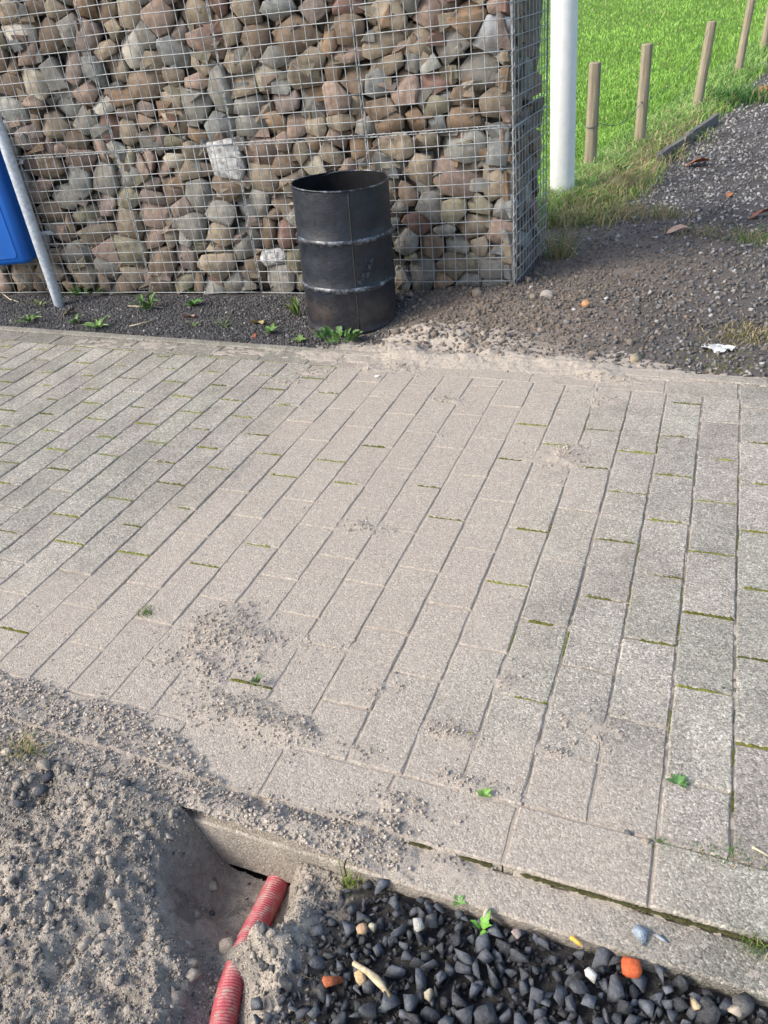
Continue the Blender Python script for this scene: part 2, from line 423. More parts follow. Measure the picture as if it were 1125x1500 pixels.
for i in range(-36, 22):
    xa = U0 + i * PW; ph = 0.0 if i % 2 else .5
    if i == -8: ph = .36
    k = -6
    edges = sorted([V0 - (q + ph) * PL for q in range(-6, 10)])
    ys = [y for y in edges if V_LOW + .055 < y < v_top(xa + .07) - .04]
    ys = [V_LOW] + ys + [None]
    for a, b in zip(ys[:-1], ys[1:]):
        top = None
        if b is None: b = v_top(xa + PW / 2); top = (lambda x: v_top(x) - J)
        jit = random.uniform(-.0012, .0012)
        place_paver(((xa + J + jit, xa + PW - J + jit, a + J, b - J, random.random(), random.uniform(.86, 1.10), random.uniform(-.0022, .0018), (random.uniform(-.010, .010), random.uniform(-.006, .006))), dict(ytop=top)))
        # moss in the cross joint
        if a > V_LOW + .02:
            mossn.append((xa, a))
# border courses along the two kerbs
for c in range(-16, 15):
    x0 = -1.176 + c * .3055
    place_paver(((x0 + J, x0 + .3055 - J, KERB1 + J, V_LOW - J, random.random() ** 1.6, random.uniform(.84, 1.05), random.uniform(-.002, .002), (random.uniform(-.008, .008), random.uniform(-.012, .012))), dict(nx=6, ny=4)))
for c in range(-15, 15):
    x0 = -1.03 + c * .3055
    v, f, col = paver_mesh(x0 + J, x0 + .3055 - J, 0, .15 - 2 * J, random.random() ** 1.6, random.uniform(.68, .86), random.uniform(-.004, 0), (random.uniform(-.006, .006), 0), nx=6, ny=4)
    v[:, 1] += v_top(v[:, 0]) + J
    col[:, 1] = dust(v[:, 0], v[:, 1])
    link('paver', nmesh('paver', v, f, False, col), M_PAVER, pavement)
if rest.n: tag(rest.build('outlying_pavers', M_PAVER, pavement), kind='stuff')
# moss strips lying in the joints
mv = []; mf = []; mc = []; n0 = 0
def moss_strip(p0, p1, wd, hz, g=None):
    global n0
    p0 = np.array(p0); p1 = np.array(p1); Ln = np.linalg.norm(p1 - p0); n = max(6, int(Ln / .005)); t = np.linspace(0, 1, n)[:, None]
    P = p0 + (p1 - p0) * t; dn = (p1 - p0) / Ln; pn = np.array([-dn[1], dn[0]])
    env = np.clip(np.sin(np.pi * t[:, 0]) * 5, 0, 1)
    ww = wd * (.35 + .9 * rng.random(n)) * env; zz = hz * (.2 + 1.0 * rng.random(n)) * env
    for s, z_ in ((-1, -.008), (-.45, None), (.45, None), (1, -.008)):
        q = P + pn * (ww * s)[:, None]; mv.append(np.c_[q, np.full(n, z_) if z_ is not None else -.006 + zz + rng.uniform(-.001, .001, n)])
    for r_ in range(3):
        a = n0 + r_ * n + np.arange(n - 1); mf.append(np.stack([a, a + 1, a + 1 + n, a + n], 1))
    if g is None: g = np.array([.20, .225, .05]) * rng.uniform(.5, 1.25) + rng.uniform(0, .05) * np.array([1, .6, .1])
    mc.append(np.tile(np.array(g), (4 * n, 1)) * rng.uniform(.7, 1.25, (4 * n, 1))); n0 += 4 * n
for xa, y in mossn:
    dd = float(dust(np.array([xa + .07]), np.array([y]))[0])
    if random.random() < .95 * (1 - min(1, dd * .8)) and not (xa < -2.2 and y < 1.6):
        a = xa + .002 + random.uniform(0, .06) * (random.random() < .4); b = xa + PW - .002 - random.uniform(0, .06) * (random.random() < .4)
        moss_strip((a, y), (b, y), .0062 if y < 2.2 else .0085, .0085)
for i in range(-30, 6):
    for q in range(16):
        y = random.uniform(1.2, 3.2); x = U0 + i * PW
        dd = float(dust(np.array([x]), np.array([y]))[0])
        if random.random() < .22 * (1 - dd): moss_strip((x, y), (x, y + random.uniform(.04, .14)), .004, .003)
for q in range(30):
    x = random.uniform(-4.4, -1.8); moss_strip((x, v_top(x)), (x + .12, v_top(x + .12)), .006, .006)
for a, b in ((-.22, -.02), (-.06, .16), (.12, .3), (-.5, -.42), (-.74, -.6), (-.36, -.28)):
    moss_strip((a, KERB1 - .003), (b, KERB1 - .003), .006, .000, (.085, .082, .032))
M_MOSS = attr_material('moss', .95, .1, 200, 1.0, .004, (.6, 1.3), 500)
mo = link('moss', nmesh('moss', np.concatenate(mv), np.concatenate(mf), True, np.concatenate(mc)), M_MOSS)
tag(mo, 'yellow green moss growing in the joints of the paving', 'moss', kind='stuff')

# kerbs: concrete strips set on edge
def kerb(name, label, spans, z):
    k = empty(name, (0, 0, 0)); tag(k, label, 'kerb', kind='structure')
    for (xa, ya, xb, yb, wd) in spans:
        n = max(6, int(abs(xb - xa) / .02)); xs = np.linspace(xa + .002, xb - .002, n); y0 = ya + (yb - ya) * (xs - xa) / (xb - xa)
        prof = [(0, -.155), (0, -.005), (.005, 0), (wd * .35, .0006), (wd * .65, .0004), (wd - .005, 0), (wd, -.005), (wd, -.155)]
        v = np.concatenate([np.c_[xs + (fbm(xs, y0 + q, 60, 2, 91) - .5) * .001, y0 + q + (fbm(xs, y0, 35, 3, 90 + i) - .5) * .004, np.full(n, z + h) + (fbm(xs, y0 + q, 40, 2, 92) - .5) * .004] for i, (q, h) in enumerate(prof)])
        m_ = len(prof); f = [(a * n + i, (a + 1) % m_ * n + i, (a + 1) % m_ * n + i + 1, a * n + i + 1) for a in range(m_) for i in range(n - 1)]
        f += [tuple(a * n for a in range(m_)), tuple(a * n + n - 1 for a in range(m_))[::-1]]
        col = np.stack([np.full(len(v), random.uniform(.72, .85)), dust(v[:, 0], v[:, 1]) * .9, np.full(len(v), .2)], 1)
        link('kerb_stone', nmesh('kerb_stone', v, [q[::-1] for q in f], False, col), M_PAVER, k)
    return k
kerb('front_kerb', 'concrete kerb strip along the black gravel and the dug hole', [(-5.6 + i, KERB0, -4.6 + i, KERB0, KERB1 - KERB0 - .003) for i in range(10)], -.016)
kerb('rear_kerb', 'thin concrete kerb strip between the paving and the dark bed', [(-5.15 + i, v_top(-5.15 + i) + .156, -4.15 + i, v_top(-4.15 + i) + .156, .06) for i in range(9)], .004)

# ------------------------------------------------------------------ sand lying on the paving
sv, sf = grid(axis([(-3.6, -2.3, .02), (-2.3, .35, .0075)]), axis([(KERB0 + .004, 4.35, .0075)]), lambda x, y: sand_t(x, y))
gz = np.where(sv[:, 1] > 3.62, np.maximum(ground_z(sv[:, 0], sv[:, 1]), -.02), -.001)
gz = np.where((sv[:, 1] > 3.5) & (sv[:, 1] <= 3.62), .004, gz); gz = np.where(sv[:, 1] < KERB1, -.012, gz)
tt = sv[:, 2].copy(); sv[:, 2] = gz + tt + ((fbm(sv[:, 0], sv[:, 1], 120, 2, 55) - .5) * .006 + (fbm(sv[:, 0], sv[:, 1], 50, 2, 56) - .5) * .008) * np.clip(tt * 120, 0, 1)
kq = (tt[sf] > -.0045).any(1)
used = np.unique(sf[kq]); remap = -np.ones(len(sv), int); remap[used] = np.arange(len(used))
so_ = link('sand', nmesh('sand', sv[used], remap[sf[kq]], True), M_SAND)
tag(so_, 'pale brown sand spilled across the paving from path to hole', 'sand', kind='stuff')

# ------------------------------------------------------------------ earth and hole in front of the kerb
PIPE = np.array([[-.812, .97, -.195], [-.805, .89, -.19], [-.800, .83, -.182], [-.792, .76, -.168], [-.785, .70, -.150], [-.772, .63, -.125], [-.747, .55, -.105], [-.718, .47, -.10], [-.690, .38, -.115], [-.66, .26, -.15], [-.62, .10, -.2]])
def earth_z(x, y):
    z = -.045 + (fbm(x, y, 3, 3, 60) - .5) * .05 + (np.abs(fbm(x, y, 13, 4, 61) - .5) * -.085 + .012) + (fbm(x, y, 60, 3, 62) - .5) * .022 + (fbm(x, y, 130, 2, 58) - .5) * .010
    z = z + .105 * sstep(-.92, -1.18, x) * sstep(.2, .8, y)            # heap on the left
    z = z + .03 * np.exp(-((x + 1.25) / .14) ** 2 - ((y - .55) / .1) ** 2)
    rough = 1.0
    # the hole against the kerb
    dx = (x + .835) / np.where(x < -.835, .21, .165); dy = (y - .80) / np.where(y < .80, .24, .5)
    d = np.sqrt(dx * dx + dy * dy) + (fbm(x, y, 8, 3, 63) - .5) * .18
    hole = 1 - sstep(.35, 1.0, d)
    z = z * (1 - hole) + (-.192 + (fbm(x, y, 20, 3, 64) - .5) * .022) * hole
    # trench that carries the pipe towards the camera
    px_ = np.interp(y, PIPE[::-1, 1], PIPE[::-1, 0]); pz = np.interp(y, PIPE[::-1, 1], PIPE[::-1, 2])
    tr = (1 - sstep(.02, .14, np.abs(x - px_) + (fbm(x, y, 14, 2, 65) - .5) * .04)) * sstep(.86, .80, y)
    z = np.minimum(z, z * (1 - tr) + (pz - .012 + (fbm(x, y, 30, 2, 66) - .5) * .012) * tr)
    # sand slumped from the right over the pipe
    z = z + .122 * np.exp(-((x + .712) / .072) ** 2 - ((y - .648) / .040) ** 2) * (.8 + .5 * fbm(x, y, 40, 3, 67))
    z = z + .022 * np.exp(-((x + .58) / .07) ** 2 - ((y - .72) / .12) ** 2) * (.4 + 1.2 * fbm(x, y, 30, 3, 57))
    k = sstep(.07, .0, KERB0 - y) * sstep(-.97, -1.06, x)
    z = z * (1 - k) + (.004 + sand_t(x, y) + (fbm(x, y, 50, 3, 59) - .5) * .014) * k
    # gravel bed on the right lies a little lower
    g = sstep(-.66, -.56, x + (fbm(x, y, 7, 2, 68) - .5) * .1 + .10 * sstep(.74, .85, y) - .16 * sstep(.70, .50, y) * 0)
    z = z * (1 - g) + (-.062 + .01 * fbm(x, y, 9, 2, 69)) * g
    return z
def earth_col(x, y):
    n = fbm(x, y, 5, 4, 70); n2 = fbm(x, y, 40, 3, 71); n3 = fbm(x, y, 2.5, 3, 72)
    a = np.array([.38, .335, .278]); b = np.array([.26, .232, .198]); dk = np.array([.13, .122, .112])
    t = sstep(.40, .66, n)[:, None]; c = a * (1 - t) + b * t
    t = (sstep(.60, .74, n2) * .6 + sstep(.52, .68, n3) * .45)[:, None]; c = c * (1 - t) + dk * t
    g = sstep(-.62, -.52, x)[:, None]; c = c * (1 - g) + np.array([.05, .047, .045]) * g
    return c * (.9 + .25 * n2[:, None])
ev, ef = grid(axis([(-6, -2.2, .2), (-2.2, -1.3, .02), (-1.3, -.45, .0055), (-.45, .5, .02), (.5, 6, .25)]), axis([(-2, -.2, .2), (-.2, .25, .03), (.25, KERB0 - .0015, .0055)]), earth_z)
# earth behind the kerb foot, so that the hole runs in under it
earth = link('earth', nmesh('earth', ev, ef, True, earth_col(ev[:, 0], ev[:, 1])), M_SOIL)
tag(earth, 'dug up sandy grey earth with a hole against the kerb', 'earth', kind='structure')
b_ = MB(); b_.box((-1.4, KERB0 + .02, -.5), (-.4, KERB1 + .1, -.26), (.12, .1, .08)); 
b_.box((-1.4, KERB1 + .11, -.5), (-.4, KERB1 + .16, -.09), (.12, .1, .08)); b_.build('subsoil', M_SOIL, earth)

# ------------------------------------------------------------------ clods and crumbs of sand
T8 = rock_templates(14, 9, .8); T14 = rock_templates(14, 15, .8)
def lump_templates(n):
    out = []
    for _ in range(n):
        bm = bmesh.new(); bmesh.ops.create_icosphere(bm, subdivisions=2, radius=1)
        v = np.array([q.co[:] for q in bm.verts]); f = np.array([[q.index for q in fc.verts] for fc in bm.faces]); bm.free()
        d = np.ones(len(v))
        for k in range(9):
            a = rng.normal(size=3); a /= np.linalg.norm(a); d += rng.uniform(-.22, .26) * np.exp(-((1 - v @ a) / .16) ** 1)
        out.append((v * d[:, None], f))
    return out
TL = lump_templates(10)
def scatter(name, xy, zf, r, cols, mat_, templ, flat=(.6, 1.0), sink=.35, parent=None):
    n = len(xy); s = r[:, None] * rng.uniform(.7, 1.25, (n, 3)); s[:, 2] *= 1
    z = zf(xy[:, 0], xy[:, 1]) + r * (.6 - sink)
    v, f, c = merge(templ, rng.integers(0, len(templ), n), np.c_[xy, z], s, randrot(n), cols)
    return link(name, nmesh(name, v, f, False, c), mat_, parent)
def earth_top(x, y): return np.where(y < KERB0, earth_z(x, y), -.005 + np.maximum(sand_t(x, y), 0))
def sample(n, x0, x1, y0, y1, w_):
    p = np.c_[rng.uniform(x0, x1, n), rng.uniform(y0, y1, n)]; return p[rng.random(n) < w_(p[:, 0], p[:, 1])]
def not_gravel(x, y): return sstep(-.54, -.66, x - .05 * sstep(.6, .5, y)) * np.where((np.hypot((x + .86) / .16, (y - .75) / .14) < 1), .14, 1)
p = sample(26000, -1.75, -.48, .25, KERB0, not_gravel)
r = .0016 + .0040 * rng.random(len(p)) ** 3
c = np.where(rng.random((len(p), 1)) < .12, np.array([[.16, .15, .14]]), np.array([[.38, .335, .278]])) * rng.uniform(.7, 1.25, (len(p), 1))
big = sample(1300, -1.75, -.5, .25, KERB0, not_gravel); rb = .005 + .014 * rng.random(len(big)) ** 3
cb = np.where(rng.random((len(big), 1)) < .14, np.array([[.14, .135, .13]]), np.array([[.38, .335, .278]])) * rng.uniform(.72, 1.25, (len(big), 1))
o = scatter('soil_clods', np.r_[p, big], earth_z, np.r_[r, rb], np.r_[c, cb], M_CLOD, T8 + T14[:6], sink=.5)
tag(o, 'crumbly clods of sandy soil heaped round the hole', 'soil', kind='stuff')
ds = sample(700, -1.7, -.55, .25, KERB0, lambda x, y: sstep(.42, .62, fbm(x, y, 4, 3, 74)) * not_gravel(x, y))
o = scatter('dark_grit', ds, earth_z, .004 + .010 * rng.random(len(ds)) ** 2, np.array([[.062, .065, .07]]) * rng.uniform(.6, 1.6, (len(ds), 1)), M_ROCK, T8, sink=.4)
tag(o, 'dark gravel mixed into the dug up earth', 'gravel', kind='stuff')
# crumbs on the paving follow the sand thickness
def wsand(x, y): return np.clip((sand_t(x, y) + .0042) * 90, .0, 1) ** 1.6
p = sample(190000, -2.3, .35, KERB0, 3.6, lambda x, y: wsand(x, y) * np.clip(1.5 / (y + .2), .15, 1))
def zs_(x, y): return np.where(y < KERB1, -.0105, .0004) + np.clip(sand_t(x, y), 0, 1)
r = (.0011 + .0040 * rng.random(len(p)) ** 4) * (1 + .15 * p[:, 1]) * np.where(p[:, 1] < 1.1, 1.35, 1); c = np.array([[.49, .43, .36]]) * rng.uniform(.72, 1.2, (len(p), 1))
p2 = sample(6000, -2.6, .5, 1.0, 3.5, lambda x, y: dust(x, y) * .6 + .03); r2 = .0012 + .002 * rng.random(len(p2)); c2 = np.where(rng.random((len(p2), 1)) < .06, .3, 1) * np.array([[.40, .34, .28]]) * rng.uniform(.6, 1.15, (len(p2), 1))
o = scatter('sand_crumbs', np.r_[p, p2], zs_, np.r_[r, r2], np.r_[c, c2], M_CLOD, T8, sink=.35)
tag(o, 'loose crumbs of damp sand strewn over the paving blocks', 'sand', kind='stuff')
print('crumbs', len(p), len(p2))
# spoil by the gabion and on the path
p = sample(30000, -2.0, 1.6, 3.62, 6.4, lambda x, y: np.clip(1.3 * np.exp(-((x + 1.1) / .8) ** 2 - ((y - 4.3) / .7) ** 2) + .5 * np.exp(-((x + .6) / .9) ** 2 - ((y - 5.4) / .8) ** 2), 0, 1) * (np.hypot(x + 1.96, y - 4.12) > .29) * ((x > -1.06) | (y < 4.66)))
r = .004 + .010 * rng.random(len(p)) ** 2.2; mxs = np.clip((3.86 - p[:, 1]) / .3 + rng.normal(0, .25, len(p)), 0, 1)[:, None]
c = (np.array([[.20, .168, .138]]) * (1 - mxs) + np.array([[.36, .315, .265]]) * mxs) * rng.uniform(.65, 1.25, (len(p), 1))
big = sample(420, -1.95, .6, 3.66, 5.6, lambda x, y: np.exp(-((x + 1.3) / .7) ** 2 - ((y - 4.2) / .6) ** 2) * (np.hypot(x + 1.96, y - 4.12) > .31) * ((x > -1.06) | (y < 4.60))); rb = .014 + .026 * rng.random(len(big)) ** 2; cb = np.array([[.26, .22, .18]]) * rng.uniform(.7, 1.15, (len(big), 1))
def zsp(x, y): return ground_z(x, y) + np.clip(sand_t(x, y), 0, 1) * (y < 4.35)
o = scatter('spoil', np.r_[p, big], zsp, np.r_[r, rb], np.r_[c, cb], M_CLOD, T14)
tag(o, 'brown crumbly spoil heaped between drum, stone wall and path', 'soil', kind='stuff')
# black grit of the bed and the path
def wgrit(x, y):
    _, g, s = ground_cols(x, y); return (1 - g) * (1 - .8 * s) * np.clip(5.0 / y, .25, 1)
p = np.r_[sample(36000, -5.4, -1.6, 3.64, 4.8, lambda x, y: wgrit(x, y) * (y < 4.62 + .06 * (x + 1.1)) * (np.hypot(x + 1.96, y - 4.12) > .28)), sample(68000, -1.3, 3.6, 3.62, 16, lambda x, y: wgrit(x, y) * ((x > -1.05) | (y < 4.6)))]
r = np.where(p[:, 0] < -1.4, .0055 + .006 * rng.random(len(p)) ** 1.6, .006 + .014 * rng.random(len(p)) ** 1.6) * (1 + .05 * np.clip(p[:, 1] - 4, 0, 20))
lt = (rng.random(len(p)) < np.where(p[:, 0] > -1.3, .08 + .32 * sstep(4.8, 7, p[:, 1]), .035))[:, None]
c = np.where(lt, np.array([[.30, .285, .27]]), np.where((p[:, 0] < -1.4)[:, None], np.array([[.07, .069, .070]]), np.array([[.115, .110, .105]]))) * rng.uniform(.6, 1.5, (len(p), 1))
o = scatter('fine_gravel', p, ground_z, r, c, M_ROCK, T8)
tag(o, 'fine black crushed gravel covering the bed and the path', 'gravel', kind='stuff')
print('grit', len(p))

# ------------------------------------------------------------------ coarse black gravel along the kerb
bedg = link('gravel_bed', nmesh('gravel_bed', *grid(axis([(-.55, 3.5, .1)]), axis([(-.3, KERB0 - .004, .05)]), lambda x, y: np.full_like(x, -.058) + (fbm(x, y, 12, 2, 80) - .5) * .01), True, None), plain('black_dust', (.03, .03, .031), .95, .1))
tag(bedg, 'bed of coarse black crushed stones beside the kerb', 'gravel', kind='structure')
RT = rock_templates(56, 9, .42)
pts = []
def gl(y): return -.655 + .11 * max(0, (y - .70) / .15) - .0 * y
tries = 0
while tries < 26000 and len(pts) < 2600:
    tries += 1
    x = random.uniform(-.68, 1.6); y = random.uniform(-.1, KERB0 - .012); rr = random.uniform(.011, .026) * (1 if random.random() < .8 else .7)
    if x < -.35:
        if x < gl(y) + random.gauss(0, .025): continue
        if x < -.5: rr *= random.uniform(.5, .95)
    if y + rr * .7 > KERB0: continue
    ok = True
    for (a, b, c_) in pts:
        if (a - x) ** 2 + (b - y) ** 2 < ((rr + c_) * .60) ** 2: ok = False; break
    if ok: pts.append((x, y, rr))
pts = np.array(pts)
Q = proj(np.c_[pts[:, :2], np.full(len(pts), -.04)])
vis = (Q[:, 0] > -40) & (Q[:, 0] < 1165) & (Q[:, 1] < 1540)
size = np.where(vis, pts[:, 2] * F / Q[:, 2], 0)
order = np.argsort(-size)
rmesh = []
for k, (tv, tf) in enumerate(RT):
    rmesh.append([])
    for sh in range(2):
        cc = np.array([.070, .076, .086]) * random.uniform(.45, 1.8)
        if k == 7 : cc = np.array([.12, .115, .105])
        rmesh[-1].append(nmesh('stone', tv, tf, False, np.tile(cc, (len(tv), 1))))
small = []
for q, i in enumerate(order):
    x, y, rr = pts[i]
    z = -.052 + rr * random.uniform(.5, .95) + random.uniform(0, .008)
    if q < 300 and size[i] > 0:
        o = link('stone', random.choice(random.choice(rmesh)), M_ROCK, bedg)
        o.location = (x, y, z); o.rotation_euler = [random.uniform(0, 6.28) for _ in range(3)]
        o.scale = [rr * random.uniform(.8, 1.35), rr * random.uniform(.75, 1.15), rr * random.uniform(.6, 1.0)]
    else: small.append((x, y, z, rr))
lx = rng.uniform(-.66, 1.4, 9000); ly = rng.uniform(-.1, KERB0 - .01, 9000); lk = lx > -.60 + .1 * np.clip((ly - .7) / .15, 0, 1) + rng.normal(0, .03, 9000); lr = rng.uniform(.003, .010, 9000)
small = np.array(small); A3 = np.r_[small[:, :3], np.c_[lx, ly, -.058 + rng.uniform(.002, .016, 9000)][lk]]; R3 = np.r_[small[:, 3], lr[lk]]
v, f, c = merge(RT, rng.integers(0, len(RT), len(R3)), A3, R3[:, None] * rng.uniform(.7, 1.3, (len(R3), 3)), randrot(len(R3)), np.array([[.042, .044, .049]]) * rng.uniform(.5, 1.6, (len(R3), 1)))
tag(link('small_stones', nmesh('small_stones', v, f, False, c), M_ROCK, bedg), kind='stuff')
print('gravel', len(pts), int(vis.sum()))

# ------------------------------------------------------------------ gabion wall
gab = empty('gabion_wall', wallpt(0, 0)); gab.location = (0, 0, 0)
tag(gab, 'stone filled wire gabion wall standing behind the black drum', 'wall')
PAL0 = dict(tan=(.34,.27,.19), brn=(.25,.175,.12), mve=(.27,.205,.19), gry=(.27,.265,.25), blu=(.25,.275,.295), pnk=(.38,.255,.205), crm=(.47,.42,.33), olv=(.27,.25,.165), wht=(.58,.55,.50), org=(.36,.225,.125), slt=(.30,.335,.39), red=(.30,.16,.13), fol=(.72,.72,.72), lgr=(.36,.37,.36))
PAL = {k: tuple(np.array(v) * np.array([.62, .60, .55]) + np.mean(v) * np.array([.31, .305, .28])) for k, v in PAL0.items()}
ST = """21 50 38 34 wht|33 80 42 28 pnk|69 55 40 38 brn|94 43 22 42 gry|121 53 30 50 mve|97 98 32 46 mve|187 72 36 50 wht|185 20 32 40 tan|46 121 38 44 crm|74 113 28 40 gry|133 104 30 38 blu|164 102 34 36 tan|88 152 46 38 lgr|125 142 44 28 pnk|142 156 34 18 wht|208 120 56 34 brn|174 142 32 28 org|226 24 42 46 pnk|210 53 22 44 gry|248 79 36 44 blu|76 185 38 28 tan|150 194 30 30 red|183 193 20 32 tan|14 126 40 38 brn|
281 21 46 40 tan|297 60 48 46 pnk|335 44 28 42 tan|359 16 30 42 tan|406 12 54 26 blu|456 14 52 28 mve|505 9 40 20 red|431 51 76 42 brn|478 53 20 56 org|507 46 36 42 brn|369 58 34 44 brn|351 85 46 36 tan|399 85 42 28 gry|452 89 50 24 tan|505 81 40 24 pnk|290 95 38 28 tan|285 118 46 22 pnk|320 136 30 56 gry|355 128 44 28 tan|392 116 54 34 crm|447 115 60 28 tan|512 115 34 40 brn|288 155 42 36 gry|362 155 38 26 gry|412 150 46 30 mve|454 152 34 42 gry|489 148 40 46 pnk|315 187 38 34 blu|399 185 38 28 org|429 187 26 28 pnk|496 180 40 24 tan|281 199 30 16 org|364 187 32 30 gry|463 187 30 22 tan|
209 235 20 34 pnk|253 236 36 18 crm|276 252 64 22 tan|329 237 42 52 fol|379 224 52 36 pnk|412 242 32 32 brn|440 222 26 30 tan|380 262 38 36 tan|332 279 50 28 brn|249 279 30 42 brn|287 290 30 46 gry|220 290 36 20 mve|221 318 38 36 pnk|265 304 26 26 mve|318 311 44 34 gry|355 309 28 38 blu|380 299 24 34 gry|413 299 34 26 brn|279 332 36 44 gry|318 344 40 28 tan|223 350 28 28 pnk|247 345 15 40 tan|358 360 44 44 gry|388 345 32 40 brn|415 346 28 34 red|399 378 40 22 fol|236 388 40 46 brn|269 378 28 34 mve|265 408 32 28 olv|316 390 60 34 tan|371 403 30 40 brn|406 408 44 32 gry|431 380 26 28 olv|
627 21 54 36 pnk|681 27 56 44 org|720 54 54 42 slt|612 62 36 38 tan|657 69 54 48 gry|630 96 36 18 lgr|699 108 56 56 gry|744 78 24 44 brn|742 117 30 28 org|637 121 54 32 red|631 157 50 28 olv|728 156 56 52 tan|680 143 42 24 brn|678 174 52 26 org|607 182 30 26 org|622 207 38 30 tan|678 218 72 44 lgr|727 222 34 42 blu|749 224 12 44 brn|667 262 74 42 pnk|724 267 44 42 tan|615 260 32 52 tan|627 303 38 42 gry|663 309 36 28 olv|699 306 32 22 olv|741 309 30 30 gry|612 327 36 26 red|693 336 48 30 tan|650 338 34 14 gry|733 348 40 54 pnk|633 363 36 26 brn|667 361 36 22 gry|700 362 28 24 tan|661 391 42 30 tan|618 402 36 36 gry|691 390 18 28 olv|720 393 34 30 gry|747 402 10 40 tan|720 418 30 14 gry|
563 19 52 42 tan|560 63 64 38 tan|567 95 42 22 tan|601 92 18 24 gry|550 123 34 38 blu|589 131 48 38 pnk|557 160 48 26 brn|567 183 40 22 org|522 159 20 28 tan|576 215 58 34 tan|524 216 28 34 org|483 228 48 28 tan|458 211 42 15 org|456 243 46 22 crm|567 243 48 22 gry|507 246 42 14 pnk|598 287 32 24 brn|
59 242 60 38 brn|116 235 40 34 pnk|146 263 34 50 gry|204 240 16 34 pnk|112 264 26 38 lgr|88 288 46 34 gry|146 297 40 26 mve|185 292 34 28 olv|71 315 48 26 brn|121 320 48 24 olv|185 329 36 40 tan|135 345 44 26 tan|82 343 44 28 gry|190 370 44 36 olv|153 370 32 28 pnk|107 373 44 28 gry|68 400 48 28 tan|153 397 34 26 gry|115 405 40 26 tan|199 406 44 22 tan|25 402 46 28 tan|40 200 40 30 mve|110 208 34 24 brn|120 180 30 28 gry|15 165 34 40 lgr|55 85 10 10 gry|10 20 34 30 tan|44 10 40 26 brn|80 18 34 24 tan|150 20 40 26 brn|150 75 28 24 tan|160 40 22 26 tan"""
stones = []
for q in ST.replace('\n', '').split('|'):
    x, y, ww, hh, cn = q.split(); x, y, ww, hh = map(float, (x, y, ww, hh))
    s0, t0 = px_wall(x, y); s1, _ = px_wall(x + ww / 2, y); _, t1 = px_wall(x, y - hh / 2)
    stones.append([s0, t0, max(.02, abs(s1 - s0)) * 1.08, max(.02, abs(t1 - t0)) * 1.05, cn])
WALL_L, WALL_H, WALL_D = 4.94, 26 * CELL, 10 * CELL
names = ['tan'] * 5 + ['brn'] * 5 + ['mve'] * 3 + ['gry'] * 5 + ['blu'] * 2 + ['pnk'] * 3 + ['crm', 'olv', 'olv', 'org', 'org', 'lgr', 'red']
def fill(lst, x0, x1, t0, t1, tries, lo=.035, hi=.085):
    for q in range(tries):
        fr = 1 - .72 * q / tries
        a = lo + (hi - lo) * fr * random.uniform(.7, 1.1); b = a * random.uniform(.5, 1.0)
        if random.random() < .2: a, b = b, a
        s = random.uniform(x0 + a * .6, x1 - a * .6); t = random.uniform(t0 + b * .5, t1 - b * .4)
        ok = True
        for g in lst:
            D = math.hypot((g[0] - s), (g[1] - t))
            if D > .3: continue
            n_ = ((g[0] - s) / (D + 1e-9), (g[1] - t) / (D + 1e-9))
            r1 = 1 / math.hypot(n_[0] / a, n_[1] / b); r2 = 1 / math.hypot(n_[0] / g[2], n_[1] / g[3])
            if D < (r1 + r2) * .90: ok = False; break
        if ok: lst.append([s, t, a, b, random.choice(names)])
fill(stones, -.01, WALL_L, .0, WALL_H, 9000)
side = []; fill(side, .01, WALL_D, .0, WALL_H, 3000)
def clip(poly, n_, d):
    out = []
    for i in range(len(poly)):
        p, q = poly[i], poly[(i + 1) % len(poly)]
        a = p[0] * n_[0] + p[1] * n_[1] - d; b = q[0] * n_[0] + q[1] * n_[1] - d
        if a <= 0: out.append(p)
        if a * b < 0: t = a / (a - b); out.append((p[0] + (q[0] - p[0]) * t, p[1] + (q[1] - p[1]) * t))
    return out
